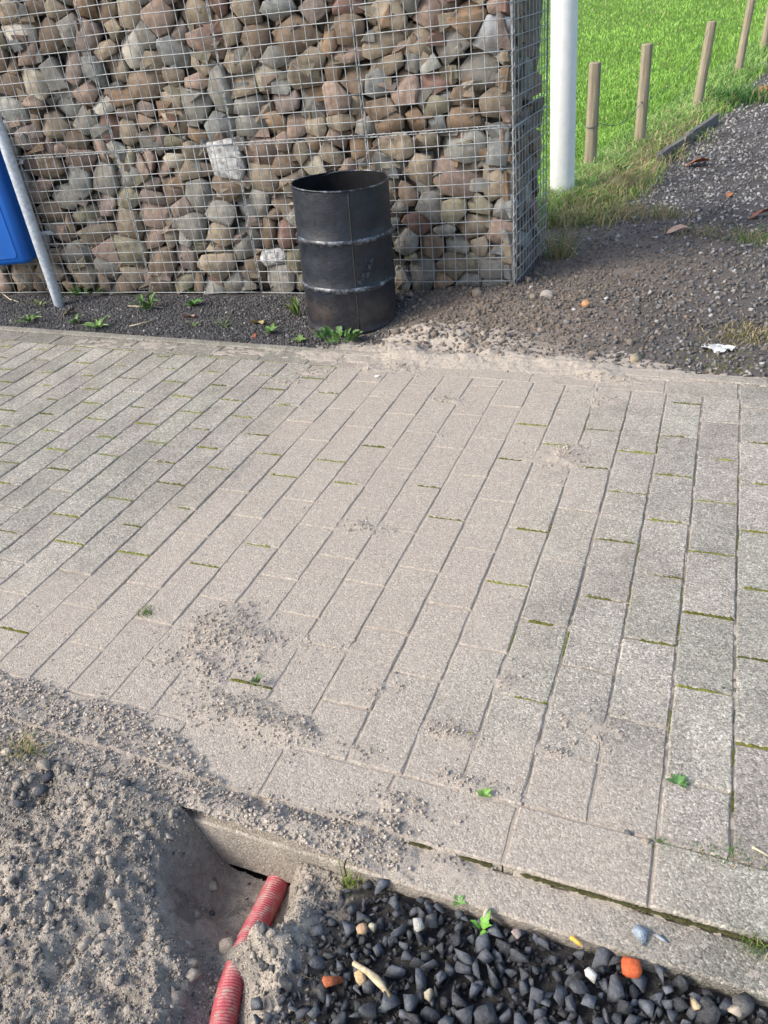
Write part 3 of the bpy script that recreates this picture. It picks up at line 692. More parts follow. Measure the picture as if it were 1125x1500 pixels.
def stone_shape(i, lst, x0, x1, t0):
    s, t, a, b, cn = lst[i]
    k = random.choice([4, 5, 5, 6, 6]); o = random.random() * 6.28
    poly = []
    for q in range(k):
        th = o + (q + random.uniform(-.33, .33)) * 2 * math.pi / k; e = 1.75 * random.uniform(.78, 1.18)
        poly.append((a * e * math.cos(th), b * e * math.sin(th)))
    for j, g in enumerate(lst):
        if j == i: continue
        dx, dy = g[0] - s, g[1] - t; D = math.hypot(dx, dy)
        if D > .32 or D < 1e-6: continue
        n_ = (dx / D, dy / D); r1 = 1 / math.hypot(n_[0] / a, n_[1] / b); r2 = 1 / math.hypot(n_[0] / g[2], n_[1] / g[3])
        poly = clip(poly, n_, D * r1 / (r1 + r2) - random.uniform(-.003, .0035))
        if len(poly) < 3: return None
    poly = clip(poly, (0, -1), t - t0); poly = clip(poly, (1, 0), x1 - s - .006); poly = clip(poly, (-1, 0), s - x0 - .006)
    if len(poly) < 3: return None
    P = np.array(poly); sz = min(a, b)
    back = -random.choice([.0, 0, .003, .008, .014, .022])
    gx, gy = random.gauss(0, .20), random.gauss(-.12, .22); hx, hy = random.gauss(0, .6), random.gauss(0, .6); ho = random.uniform(.05, .6) * sz
    pts_ = []
    def dep(x, y): return min(0, gx * x + gy * y - .35 * (abs(gx) * a + abs(gy) * b), hx * x + hy * y + ho)
    for (x, y) in P: pts_.append((x, y, back + dep(x, y) - sz * random.uniform(.05, .45)))
    for q in range(len(P)):
        x, y = P[q] * random.uniform(.86, .99); pts_.append((x, y, back + dep(x, y)))
    for (x, y) in P * .8: pts_.append((x, y, back - sz * random.uniform(1.2, 1.8)))
    if cn == 'fol':
        for q in range(26):
            th = random.random() * 6.28; e = random.random() ** .5 * .85
            pts_.append((a * e * math.cos(th), b * e * math.sin(th), back + random.uniform(-.02, .004)))
    v, f = hull(pts_)
    area = .5 * abs(sum(P[q][0] * P[(q + 1) % len(P)][1] - P[(q + 1) % len(P)][0] * P[q][1] for q in range(len(P))))
    cc = np.array(PAL[cn]) * random.uniform(.78, 1.12)
    return v, f, cc, area
cand = []
for i in range(len(stones)):
    r_ = stone_shape(i, stones, -.004, WALL_L, -.02)
    if r_ is None: continue
    v, f, cc, ar = r_; s, t = stones[i][:2]
    W = np.stack([GA[0] + GD[0] * (v[:, 0] + s) + GN[0] * (v[:, 2] - .006), GA[1] + GD[1] * (v[:, 0] + s) + GN[1] * (v[:, 2] - .006), v[:, 1] + t], 1)
    q = proj(W.mean(0))[0]
    inv = (-20 < q[0] < 1145) and (-20 < q[1] < 1500)
    cand.append((ar if inv else 0, W, f, cc, stones[i][4]))
cand.sort(key=lambda q: -q[0])
M_FOIL = plain('sparkling_quartz', (.62, .62, .61), .3, .6, .2, 38, (.45, 1.35), .8, .012)  # strong noise contrast paints crevice shade into the colour
rs = MB()
for q, (ar, W, f, cc, cn) in enumerate(cand):
    if q < 300 and ar > 0:
        o_ = link('stone', nmesh('stone', W, f, False, np.tile(cc, (len(W), 1))), M_FOIL if cn == 'fol' else M_STONE, gab)
        if cn == 'fol': o_['label'] = 'glittering silvery white stone'
    else: rs.add(W, f, cc)
for i in range(len(side)):
    r_ = stone_shape(i, side, .0, WALL_D, -.02)
    if r_ is None: continue
    v, f, cc, ar = r_; s, t = side[i][:2]
    y_ = v[:, 0] + s; W = np.stack([GA[0] - .006 + v[:, 2] + .046 * y_, GA[1] + y_, v[:, 1] + t], 1)
    rs.add(W, f[:, ::-1], cc)
# stones of the second layer, seen in the gaps, colours darkened as if shaded
for q in range(900):
    s = random.uniform(.05, WALL_L); t = random.uniform(0, WALL_H); tv, tf = random.choice(RT)
    v = tv * np.array([random.uniform(.06, .1), random.uniform(.04, .07), random.uniform(.04, .07)])
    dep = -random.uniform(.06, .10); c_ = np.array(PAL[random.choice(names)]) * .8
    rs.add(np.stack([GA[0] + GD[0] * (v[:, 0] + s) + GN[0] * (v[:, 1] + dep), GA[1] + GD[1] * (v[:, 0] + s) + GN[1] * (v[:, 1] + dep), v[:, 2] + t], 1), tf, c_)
for q in range(140):
    s = random.uniform(.05, WALL_D); t = random.uniform(0, WALL_H); tv, tf = random.choice(RT)
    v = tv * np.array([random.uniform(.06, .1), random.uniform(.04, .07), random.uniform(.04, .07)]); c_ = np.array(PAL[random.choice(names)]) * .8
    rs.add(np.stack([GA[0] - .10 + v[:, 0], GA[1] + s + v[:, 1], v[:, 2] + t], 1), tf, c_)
for q in range(500):   # loose top
    s = random.uniform(.05, WALL_L); w_ = random.uniform(.05, WALL_D - .05); tv, tf = random.choice(RT)
    v = tv * np.array([random.uniform(.06, .1), random.uniform(.05, .08), .05]); c_ = np.array(PAL[random.choice(names)])
    P0 = wallpt(s, WALL_H - .06, -w_); rs.add(v + P0, tf, c_)
tag(rs.build('small_stones', M_STONE, gab), kind='stuff')
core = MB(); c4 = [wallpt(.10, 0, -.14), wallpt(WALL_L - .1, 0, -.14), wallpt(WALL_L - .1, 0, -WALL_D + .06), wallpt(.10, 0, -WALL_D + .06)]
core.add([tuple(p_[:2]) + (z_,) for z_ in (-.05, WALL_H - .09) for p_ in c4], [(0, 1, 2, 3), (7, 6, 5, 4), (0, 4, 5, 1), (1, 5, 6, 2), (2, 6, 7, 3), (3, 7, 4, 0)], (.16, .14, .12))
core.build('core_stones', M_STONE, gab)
print('wall stones', len(cand), len(side))
# wire mesh panels: each basket face is one panel, 12 cells wide, 13 high
WR = .0029
def panel(s0, s1, t0, t1, pt, nm='mesh_panel', lean=0.0):
    b = MB(); ns = int(round((s1 - s0) / CELL)); ntt = int(round((t1 - t0) / CELL))
    ph = random.uniform(0, 6)
    def bow(s, t): return .0035 * math.sin(3 * s + ph) * math.sin(5 * t + ph) + .003 * math.sin(9 * s + 2 * ph + t)
    for i in range(ns + 1):
        s = s0 + i * (s1 - s0) / ns + random.uniform(-.0012, .0012)
        T = np.linspace(t0 - .005, t1 + .005, 9); b.tube([pt(s + .0025 * math.sin(4 * t + ph), t, .008 + bow(s, t)) for t in T], WR, 5)
    for j in range(ntt + 1):
        t = t0 + j * (t1 - t0) / ntt + random.uniform(-.0015, .0015)
        Sx = np.linspace(s0 - .004, s1 + .004, 9); b.tube([pt(s, t + .003 * math.sin(3.5 * s + ph), .0125 + bow(s, t)) for s in Sx], WR, 5)
    b.build(nm, M_WIRE, gab, True)
def spiral(P0, P1, r_=.010, pitch=.045):
    P0 = np.array(P0); P1 = np.array(P1); Ln = np.linalg.norm(P1 - P0); n = int(Ln / pitch * 10); t = np.linspace(0, 1, n); ax = (P1 - P0) / Ln
    ref = np.array([GN[0], GN[1], 0]); B = np.cross(ax, ref); a = t * Ln / pitch * 2 * np.pi
    C_ = P0 + (P1 - P0) * t[:, None] + r_ * (np.cos(a)[:, None] * ref + np.sin(a)[:, None] * B)
    b = MB(); b.tube(C_, .0019, 4); b.build('binding_spiral', M_WIRE, gab, True)
def sidept(s, t, d): return np.array([GA[0] + d + .046 * s, GA[1] + s, t])
BW = 12 * CELL; BH = 13 * CELL
for c in range(6):
    for r_ in range(2):
        s0 = .002 + c * BW; s1 = min(WALL_L, s0 + BW - .007)
        panel(s0 + .004, s1, .004 + r_ * BH, r_ * BH + BH - .006, wallpt)
    if c: spiral(wallpt(c * BW, .02, .010), wallpt(c * BW, WALL_H, .010), .007, .09)
for r_ in range(2): panel(.006, WALL_D, .004 + r_ * BH, r_ * BH + BH - .006, sidept)
for c in range(6): spiral(wallpt(c * BW + .01, BH, .012), wallpt(min(WALL_L, c * BW + BW - .01), BH, .012), .009, .06)
spiral(sidept(.01, BH, .012), sidept(WALL_D, BH, .012), .009, .06)
spiral(wallpt(0, .01, .010), wallpt(0, WALL_H, .010), .010, .075)
b = MB(); b.tube([wallpt(0, -.02, .012), wallpt(0, WALL_H, .012)], .0032, 6); b.tube([sidept(WALL_D, -.02, .01), sidept(WALL_D, WALL_H, .01)], .0032, 6); b.build('corner_wire', M_WIRE, gab)
panel(.01, WALL_L, 0, WALL_D, lambda s, t, d: wallpt(s, WALL_H + .004 + d, -t), 'lid_panel')

# ------------------------------------------------------------------ black drum
def drum_material():
    M, t, b = mat('black_paint')
    co = N(t, 'ShaderNodeTexCoord').outputs['Object']; sp = N(t, 'ShaderNodeSeparateXYZ'); L(t, co, sp.inputs[0])
    c = mix(t, ramp(t, noise(t, 14, 5, .6, co), (.4, 0), (.75, 1)), (.008, .011, .018), (.017, .023, .035))
    mp = N(t, 'ShaderNodeMapping'); mp.inputs['Scale'].default_value = (34, 34, 2.2); L(t, co, mp.inputs[0])
    streak = noise(t, 1, 4, .6, mp.outputs[0])
    c = mix(t, ramp(t, streak, (.62, 0), (.8, .3)), c, (.08, .085, .09))
    low = ramp(t, math_(t, 'ADD', sp.outputs[2], math_(t, 'MULTIPLY', noise(t, 9, 4, .6, co), .12)), (.20, 1), (.30, 0))
    rust = math_(t, 'MULTIPLY', low, ramp(t, noise(t, 7, 5, .65, co), (.45, .15), (.68, 1)))
    c = mix(t, math_(t, 'MULTIPLY', rust, .6), c, (.06, .034, .024))
    c = mix(t, math_(t, 'MULTIPLY', math_(t, 'MULTIPLY', low, ramp(t, noise(t, 5, 4, .6, co), (.5, 0), (.7, 1))), .5), c, (.08, .08, .07))
    c = mix(t, ramp(t, noise(t, 22, 5, .7, co), (.70, 0), (.80, .35)), c, (.09, .045, .035))
    L(t, c, b.inputs['Base Color']); setup(b, .42, .5)
    L(t, ramp(t, noise(t, 20, 4, .6, co), (.3, .38), (.75, .62)), b.inputs['Roughness'])
    bump(t, b, math_(t, 'ADD', noise(t, 5, 3, .5, co), math_(t, 'MULTIPLY', noise(t, 80, 3, .6, co), .12)), .55, .03)
    return M
M_DRUM = drum_material()
M_HOOP = plain('worn_steel', (.30, .33, .36), .35, .5, .5, 40, (.35, 1.3), .2)
drum = empty('drum'); DR, DH = .268, .79
fb = px(519, 489); dn = fb[:2] / np.linalg.norm(fb[:2]); dc = fb[:2] + dn * (DR + .008)
drum.location = (dc[0], dc[1], -.005); drum.rotation_euler = (math.radians(.6), math.radians(2.0), 0.45)
tag(drum, 'open black steel oil drum with pale highlighted hoops standing before the stone wall', 'drum')
def lathe(prof, n=72, wob=0):
    th = np.arange(n) * 2 * np.pi / n; v = []; f = []
    for k, (r_, z_) in enumerate(prof):
        rr = r_ + wob * (np.sin(3 * th + z_ * 4) * .5 + np.sin(5 * th + 1 + 7 * z_) * .5)
        v.append(np.c_[rr * np.cos(th), rr * np.sin(th), np.full(n, z_)])
    for k in range(len(prof) - 1):
        a = k * n + np.arange(n); b2 = k * n + (np.arange(n) + 1) % n; f.append(np.stack([a, b2, b2 + n, a + n], 1))
    return np.concatenate(v), np.concatenate(f)
def hoopz(z_): return [(DR, z_ - .020), (DR + .0035, z_ - .013)], [(DR + .0035, z_ + .013), (DR, z_ + .020)]
h1, h2 = .255, .515
prof = [(DR + .003, 0), (DR + .005, .006), (DR + .004, .016), (DR - .001, .022), (DR, .05), (DR, .14)] + hoopz(h1)[0] + hoopz(h1)[1] + [(DR, .33), (DR, .42)] + hoopz(h2)[0] + hoopz(h2)[1] + [(DR, .6), (DR, .7), (DR, DH - .012)]
link('shell', nmesh('shell', *lathe(prof, 72, .0022), True), M_DRUM, drum)
ins = [(DR - .004, DH - .006), (DR - .005, .60), (DR - .004, .30), (DR - .006, .03), (.001, .028)]
M_INS = plain('near_black_steel', (.006, .006, .007), .8, .2, 0, 20, (.6, 1.6), .4, .006)  # near-black colour for the whole inside of the drum
link('inside', nmesh('inside', *(lambda a: (a[0], a[1][:, ::-1]))(lathe(ins, 72, .0022)), True), M_INS, drum)
for hz in (h1, h2):
    v, f = lathe([(DR + .003, hz - .0145), (DR + .006, hz - .010), (DR + .0095, hz - .003), (DR + .0095, hz + .003), (DR + .006, hz + .010), (DR + .003, hz + .0145)], 72, .0022)
    link('hoop', nmesh('hoop', v, f, True), None, drum)
b = MB(); th = np.linspace(0, 2 * np.pi, 73); 
rimz = DH - .006 + .004 * np.sin(2 * th + 1) - .010 * np.exp(-((th - 1.9) / .12) ** 2)
b.tube(np.c_[(DR + .0005) * np.cos(th), (DR + .0005) * np.sin(th), rimz], .0048, 8, False); b.build('rim', None, drum, True)
def hoop_material():
    M, t, b = mat('glint_painted_hoop'); co = N(t, 'ShaderNodeTexCoord').outputs['Object']
    n1 = ramp(t, noise(t, 16, 6, .75, co), (.46, 0), (.68, 1))
    c = mix(t, n1, (.018, .021, .027), (.25, .275, .31)); c = mix(t, ramp(t, noise(t, 11, 3, .6, co), (.66, 0), (.72, .8)), c, (.16, .05, .025))  # pale patches paint highlights into the hoop and rim colour
    L(t, c, b.inputs['Base Color']); setup(b, .38, .5, .3); return M
M_HOOPW = hoop_material()
for ch in drum.children:
    if ch.name.startswith(('hoop', 'rim')): ch.data.materials.append(M_HOOPW)
sa = math.atan2(-dn[1], -dn[0]) - .45 + .12   # welded seam faces the camera
b = MB(); b.tube([((DR + .0005) * math.cos(sa), (DR + .0005) * math.sin(sa), z_) for z_ in np.linspace(.03, DH - .02, 12)], .0035, 6); b.build('weld_seam', plain('dull_weld', (.036, .034, .031), .7, .3), drum, True)
# smear of grey paint low on the drum
sm = MB()
for (da, z_, wd, hh) in ((.10, .30, .10, .035), (.22, .33, .12, .05), (.33, .37, .05, .07), (.40, .40, .06, .035)):
    k = 9; V = []
    for j in range(5):
        for i in range(k):
            a_ = sa + da + (i / (k - 1) - .5) * wd * 1.6; zz = z_ + (j / 4 - .5) * hh * (1 - .6 * abs(i / (k - 1) - .5) * 2) + .008 * math.sin(i * 2.1)
            V.append(((DR + .0028) * math.cos(a_), (DR + .0028) * math.sin(a_), zz))
    sm.add(V, [(j * k + i, j * k + i + 1, (j + 1) * k + i + 1, (j + 1) * k + i) for j in range(4) for i in range(k - 1)])
def smear_material():
    M, t, b = mat('grey_smear'); c = mix(t, ramp(t, noise(t, 60, 4, .7), (.45, 0), (.62, 1)), (.013, .017, .024), (.075, .085, .095))
    L(t, c, b.inputs['Base Color']); setup(b, .6, .3); return M
sm.build('paint_smear', smear_material(), drum, True)

# ------------------------------------------------------------------ pole and blue bin
pole = empty('pole', (-4.31, 4.22, 0)); tag(pole, 'galvanised steel pole standing in the dark bed beside the blue bin', 'pole')
b = MB(); b.tube([(0, 0, -.3), (0, 0, .06), (0, 0, 1.2), (0, 0, 2.3)], .036, 20, True); b.build('tube', M_POLE, pole, True)
b = MB(); b.tube([(0, 0, 2.30), (0, 0, 2.32), (0, 0, 2.325)], [.038, .038, .02], 20, True); b.build('cap', M_POLE, pole, True)
bn = empty('blue_bin', (-4.488, 4.26, .262)); bn.rotation_euler = (0, 0, math.radians(18)); tag(bn, 'glossy blue plastic bin with rounded corners hung behind the galvanised pole', 'bin')
def rbox(w0, w1, d, z0, z1, r, seg=6, inset=.012):
    """upright rounded box: x from w0 to w1, y 0..d"""
    def ring(q, z):
        out = []
        for cxx, cyy, a0 in ((w1 - r, d - r, 0), (w0 + r, d - r, 90), (w0 + r, r, 180), (w1 - r, r, 270)):
            for k in range(seg + 1):
                a = math.radians(a0 + 90 * k / seg); out.append((cxx + (r - q) * math.cos(a), cyy + (r - q) * math.sin(a), z))
        return out
    rings = [ring(inset, z0), ring(inset * .3, z0 + inset * .3), ring(0, z0 + inset), ring(0, z1 - inset), ring(inset * .3, z1 - inset * .3), ring(inset, z1)]
    k = len(rings[0]); v = [p_ for r_ in rings for p_ in r_]; f = [(a * k + i, a * k + (i + 1) % k, (a + 1) * k + (i + 1) % k, (a + 1) * k + i) for a in range(len(rings) - 1) for i in range(k)]
    f += [tuple(range(k))[::-1], tuple(range((len(rings) - 1) * k, len(rings) * k))]; return v, f
b = MB(); b.add(*rbox(-.46, .0, .34, 0, .80, .055, 6, .03)); b.build('body', M_BLUE, bn, True)
# front door: a raised plate with rounded corners
def plate(x0, x1, z0, z1, y, th_, r, seg=5):
    o = []
    for cxx, czz, a0 in ((x1 - r, z1 - r, 0), (x0 + r, z1 - r, 90), (x0 + r, z0 + r, 180), (x1 - r, z0 + r, 270)):
        for k in range(seg + 1): a = math.radians(a0 + 90 * k / seg); o.append((cxx + r * math.cos(a), czz + r * math.sin(a)))
    k = len(o); cxm = sum(p_[0] for p_ in o) / k; czm = sum(p_[1] for p_ in o) / k
    v = [(a, y, c_) for a, c_ in o] + [(a, y - th_, c_) for a, c_ in o] + [(a + (cxm - a) * .02, y - th_ - .003, c_ + (czm - c_) * .02) for a, c_ in o]
    f = [(q * k + i, q * k + (i + 1) % k, (q + 1) * k + (i + 1) % k, (q + 1) * k + i) for q in range(2) for i in range(k)] + [tuple(range(2 * k, 3 * k))]
    return v, [q[::-1] for q in f]
b = MB(); b.add(*plate(-.40, -.075, .045, .50, .001, .003, .03)); dr = b.build('door', M_BLUE, bn)
b = MB(); b.tube([(-.37, -.006, .27), (-.37, -.02, .28), (-.37, -.02, .34), (-.37, -.006, .35)], .006, 8); b.build('handle', plain('black_plastic', (.02, .02, .022)), dr, True)
b = MB(); b.add(*rbox(-.475, .012, .365, .785, .87, .06, 6, .03)); b.build('lid', M_BLUE, bn, True)
b = MB(); b.tube([(.05 + .05 * math.cos(a) - .025, -.105 + .045 * math.sin(a) + .02, .55) for a in np.linspace(0, 6.28, 20)], .004, 6); 
for ch in list(bn.children): ch.location = (0, 0, 0)
for bz in (.14, .62):
    br = MB(); br.box((-.02, .20, bz), (.14, .21, bz + .03)); br.build('bracket', M_POLE, bn)

# ------------------------------------------------------------------ white post
wp = px(823, 298); wd_ = wp[:2] / np.linalg.norm(wp[:2]); wc = wp[:2] + wd_ * .098
def white_material():
    M, t, b = mat('white_paint'); co = N(t, 'ShaderNodeTexCoord').outputs['Object']; sp = N(t, 'ShaderNodeSeparateXYZ'); L(t, co, sp.inputs[0])
    c = mix(t, ramp(t, noise(t, 11, 5, .65, co), (.45, 0), (.75, .5)), (.80, .81, .79), (.62, .65, .60))
    mp = N(t, 'ShaderNodeMapping'); mp.inputs['Scale'].default_value = (30, 30, 5); L(t, co, mp.inputs[0])
    c = mix(t, ramp(t, noise(t, 1, 5, .7, mp.outputs[0]), (.60, 0), (.75, .5)), c, (.55, .52, .38))
    c = mix(t, math_(t, 'MULTIPLY', ramp(t, sp.outputs[2], (0, 1), (.12, 0)), .45), c, (.35, .36, .22))
    L(t, c, b.inputs['Base Color']); setup(b, .45, .4); bump(t, b, noise(t, 40, 4, .6, co), .12, .004); return M
wpo = empty('white_post', (wc[0], wc[1], 0)); tag(wpo, 'thick round white painted post at the edge of the grass field', 'post')
wpo.rotation_euler = (0, math.radians(-.7), 0)
M_WHITE = white_material()
link('shaft', nmesh('shaft', *lathe([(.1, -.3), (.1, .02), (.1, .5), (.1, 1.2), (.1, 2.2), (.1, 3.0)], 40, .0008), True), M_WHITE, wpo)
link('cap', nmesh('cap', *lathe([(.103, 2.99), (.103, 3.01), (.09, 3.03), (.001, 3.04)], 40), True), M_WHITE, wpo)

# ------------------------------------------------------------------ fence posts and wire
def wood_material():
    M, t, b = mat('weathered_timber'); co = N(t, 'ShaderNodeTexCoord').outputs['Object']
    mp = N(t, 'ShaderNodeMapping'); mp.inputs['Scale'].default_value = (45, 45, 3); L(t, co, mp.inputs[0]); g = noise(t, 1, 6, .65, mp.outputs[0])
    c = ramp(t, g, (.3, (.16, .125, .085)), (.5, (.30, .25, .175)), (.72, (.40, .355, .27)))
    c = mix(t, ramp(t, noise(t, 6, 4, .6, co), (.5, 0), (.72, .6)), c, (.21, .20, .165)); c = mix(t, ramp(t, noise(t, 14, 2, .5, co), (.72, 0), (.78, .8)), c, (.09, .055, .03))
    L(t, c, b.inputs['Base Color']); setup(b, .85, .2); bump(t, b, g, .6, .006); return M
M_WOOD = wood_material()
POSTS = [((862, 256), .915, .055, (-.2, .6), 'round timber fence post beside the white post, with barbed wire wrapped round it'),
         ((935, 219), .945, .055, (.0, .4), 'round timber fence post standing in dead grass, second along from the white post'),
         ((1019, 166), .97, .058, (.0, 4.2), 'leaning timber fence post with wire curling off its top'),
         ((1080, 111), .98, .058, (0, 3.4), 'timber fence post in lush weeds beyond the leaning one'),
         ((1117, 77), 1.0, .058, (0, 2.0), 'farthest timber fence post standing along the gravel path')]
tops = []
for (p_, hh, rr, ln, lab) in POSTS:
    g = px(*p_)
    for _ in range(6): g = px(p_[0], p_[1], float(ground_z(g[0], g[1])))
    o = empty('fence_post', (g[0], g[1] + rr, float(ground_z(g[0], g[1])))); o.rotation_euler = (math.radians(ln[0]), math.radians(ln[1]), random.random() * .2)
    tag(o, lab, 'fence post', 'timber posts along the field')
    v, f = lathe([(rr * 1.02, -.3), (rr * 1.02, 0), (rr, .3), (rr * .97, .6), (rr * .96, hh - .012)], 18, .002)
    link('shaft', nmesh('shaft', v, f, True), M_WOOD, o)
    link('sawn_top', nmesh('sawn_top', *lathe([(rr * .96, hh - .012), (rr * .93, hh - .003), (rr * .6, hh), (.001, hh)], 18, .001), True), M_WOOD, o)
    tops.append((np.array(o.location), ln, hh, rr))
b = MB(); M_BARB = plain('dull_wire', (.12, .14, .14), .6, .4, .5)
def on_post(i, z_, side_=0.0):
    l, ln, hh, rr = tops[i]; return np.array([l[0] + math.sin(math.radians(ln[1])) * z_ , l[1] - rr - .005, l[2] + z_])
a0 = on_post(0, .42); ring = [(tops[0][0][0] + (tops[0][3] + .004) * math.cos(t_), tops[0][0][1] + (tops[0][3] + .004) * math.sin(t_), a0[2] + .02 * math.sin(t_)) for t_ in np.linspace(0, 6.6, 26)]
b.tube(ring, .0035, 5)
path = [ring[-1]] + [np.array(ring[-1]) * (1 - q) + on_post(1, .44) * q - np.array([0, 0, .10 * math.sin(q * 3.14)]) for q in np.linspace(.05, 1, 14)]
b.tube(path, .0028, 5)
p2_ = [on_post(1, .44) * (1 - q) + on_post(2, .93) * q - np.array([0, 0, .16 * math.sin(q * 3.14)]) for q in np.linspace(0, 1, 18)]; b.tube(p2_, .0022, 5)
p3_ = [on_post(2, .93) + np.array([.02 + .16 * q, 0, .02 + .035 * math.sin(q * 3)]) for q in np.linspace(0, 1, 8)]; b.tube(p3_, .0022, 5)
for P_0 in path[2::3] + p2_[2::4]:
    for q in range(3):
        d_ = np.array([random.uniform(-1, 1), random.uniform(-.5, .5), random.uniform(-1, 1)]); d_ /= np.linalg.norm(d_); b.tube([P_0 - d_ * .018, P_0 + d_ * .018], .0022, 4)
bo = b.build('barbed_wire', M_BARB); tag(bo, 'sagging strand of barbed wire strung between the timber fence posts', 'wire')

# edging board between grass and path
e0 = px(962, 240); e1 = px(1050, 176)
eb = empty('edging_board', tuple(e0)); tag(eb, 'half buried grey edging board between the grass and the gravel path', 'board')
dd_ = (e1 - e0); nb = np.array([-dd_[1], dd_[0], 0]) / np.linalg.norm(dd_)
for q in range(2):
    b = MB(); s_ = dd_ * (q * .5 + .01); t_ = dd_ * (q * .5 + .49); n = 14; V = []
    for k in range(n):
        c_ = s_ + (t_ - s_) * k / (n - 1) + np.array([0, 0, .004 * math.sin(k * .5 + q)]) ; wv = random.uniform(-.004, .004)
        V += [c_ - nb * .022 + [0, 0, -.08], c_ - nb * .022 + [0, 0, .075 + wv], c_ + nb * .022 + [0, 0, .078 + wv], c_ + nb * .022 + [0, 0, -.08]]
    f = [(k * 4 + i, (k + 1) * 4 + i, (k + 1) * 4 + (i + 1) % 4, k * 4 + (i + 1) % 4) for k in range(n - 1) for i in range(4)] + [(0, 1, 2, 3), tuple((n - 1) * 4 + i for i in (3, 2, 1, 0))]
    b.add(V, f); b.build('board', plain('grey_board', (.17, .16, .15), .9, .15, 0, 40, (.6, 1.3), .5, .005), eb)

# ------------------------------------------------------------------ grass
def blades(n, pos_, hgt, wid, lean, col_):
    """two-segment blades as one mesh"""
    az = rng.uniform(0, 2 * np.pi, n); ld = rng.uniform(0, 2 * np.pi, n)
    sx = np.c_[np.cos(az), np.sin(az), np.zeros(n)] * (wid / 2)[:, None]; le = np.c_[np.cos(ld), np.sin(ld), np.zeros(n)] * (hgt * lean)[:, None]
    up = np.c_[np.zeros(n), np.zeros(n), hgt]
    mid = pos_ + up * .6 + le * .3; tip = pos_ + up * (1 - .25 * np.clip(lean, 0, 1.5))[:, None] + le
    v = np.stack([pos_ - sx, pos_ + sx, mid - sx * .8, mid + sx * .8, tip], 1).reshape(-1, 3)
    i = np.arange(n)[:, None] * 5
    f = np.concatenate([i + np.array([[0, 1, 3]]), i + np.array([[0, 3, 2]]), i + np.array([[2, 3, 4]])])
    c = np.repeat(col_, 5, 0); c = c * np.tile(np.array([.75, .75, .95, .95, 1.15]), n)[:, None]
    return v, f, c
def grass_material():
    M, t, b = mat('grass'); a = attr(t); L(t, a.outputs['Color'], b.inputs['Base Color']); setup(b, .5, .3)
    tr = N(t, 'ShaderNodeBsdfTranslucent'); L(t, a.outputs['Color'], tr.inputs[0]); mx = N(t, 'ShaderNodeMixShader'); mx.inputs[0].default_value = .35
    L(t, b.outputs[0], mx.inputs[1]); L(t, tr.outputs[0], mx.inputs[2]); L(t, mx.outputs[0], t.nodes['Material Output'].inputs[0]); return M
M_GRASS = grass_material()
n = 270000
rr = 6.0 / (1 - rng.random(n) * .93); an = rng.uniform(math.radians(-32), math.radians(30), n)
x = np.sin(an) * rr; y = np.cos(an) * rr
_, g, _ = ground_cols(x, y); k = (rng.random(n) < g) & (y > 5.5) & ~((x < -1.0) & (y < 5.5)) & (np.hypot(x - wc[0], y - wc[1]) > .11)
x, y, rr = x[k], y[k], rr[k]; n = len(x)
tall = np.exp(-((x - path_edge(y) + .30) / .42) ** 2)
pat = np.clip(fbm(x, y, .9, 4, 44, .7) * 1.5 - .25, 0, 1)
hgt = (.055 + .03 * rng.random(n)) * (1 + 1.2 * tall * (.4 + rng.random(n))) * np.clip(1 + (rr - 8) * .01, 1, 1.8) * (.8 + .5 * pat)
wid = .0035 + .0009 * rr
dead = (rng.random(n) < .85 * np.exp(-((x - path_edge(y) + .02) / .30) ** 2) * sstep(14, 7, y) + .02)
gcol = np.array([[.21, .38, .065]]) * (1 - pat[:, None] * .5) + np.array([[.30, .50, .10]]) * pat[:, None] * .8
gcol = np.where((tall > .55)[:, None], gcol * np.array([[1.1, 1.0, 1.5]]), gcol)
gcol = np.where(dead[:, None], np.array([[.50, .42, .22]]), gcol) * rng.uniform(.7, 1.3, (n, 1))
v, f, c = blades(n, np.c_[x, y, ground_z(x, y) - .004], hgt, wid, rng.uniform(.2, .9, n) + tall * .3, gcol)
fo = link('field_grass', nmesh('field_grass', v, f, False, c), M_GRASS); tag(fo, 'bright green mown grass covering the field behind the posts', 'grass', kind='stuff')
print('grass', n)
def tuft(name, label, p_, spread, cnt_, h_, dead_, cat='grass tuft', group=None, green=(.12, .24, .04), lean=(.2, 1.0), wd=.004):
    q = np.c_[rng.normal(0, spread, cnt_), rng.normal(0, spread * .8, cnt_)]
    hh = h_ * rng.uniform(.45, 1.15, cnt_)
    cl = np.where((rng.random(cnt_) < dead_)[:, None], np.array([[.42, .34, .18]]), np.array([green])) * rng.uniform(.65, 1.3, (cnt_, 1))
    gx = p_[0] + q[:, 0]; gy = p_[1] + q[:, 1]
    zz = (ground_z(gx, gy) if p_[1] > 3.6 else np.full(cnt_, p_[2])) - p_[2]
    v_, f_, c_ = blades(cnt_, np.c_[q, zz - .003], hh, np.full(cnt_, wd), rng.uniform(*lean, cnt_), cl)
    o = link(name, nmesh(name, v_, f_, False, c_), M_GRASS); o.location = p_; tag(o, label, cat, group, 'stuff' if spread > .08 else None); return o
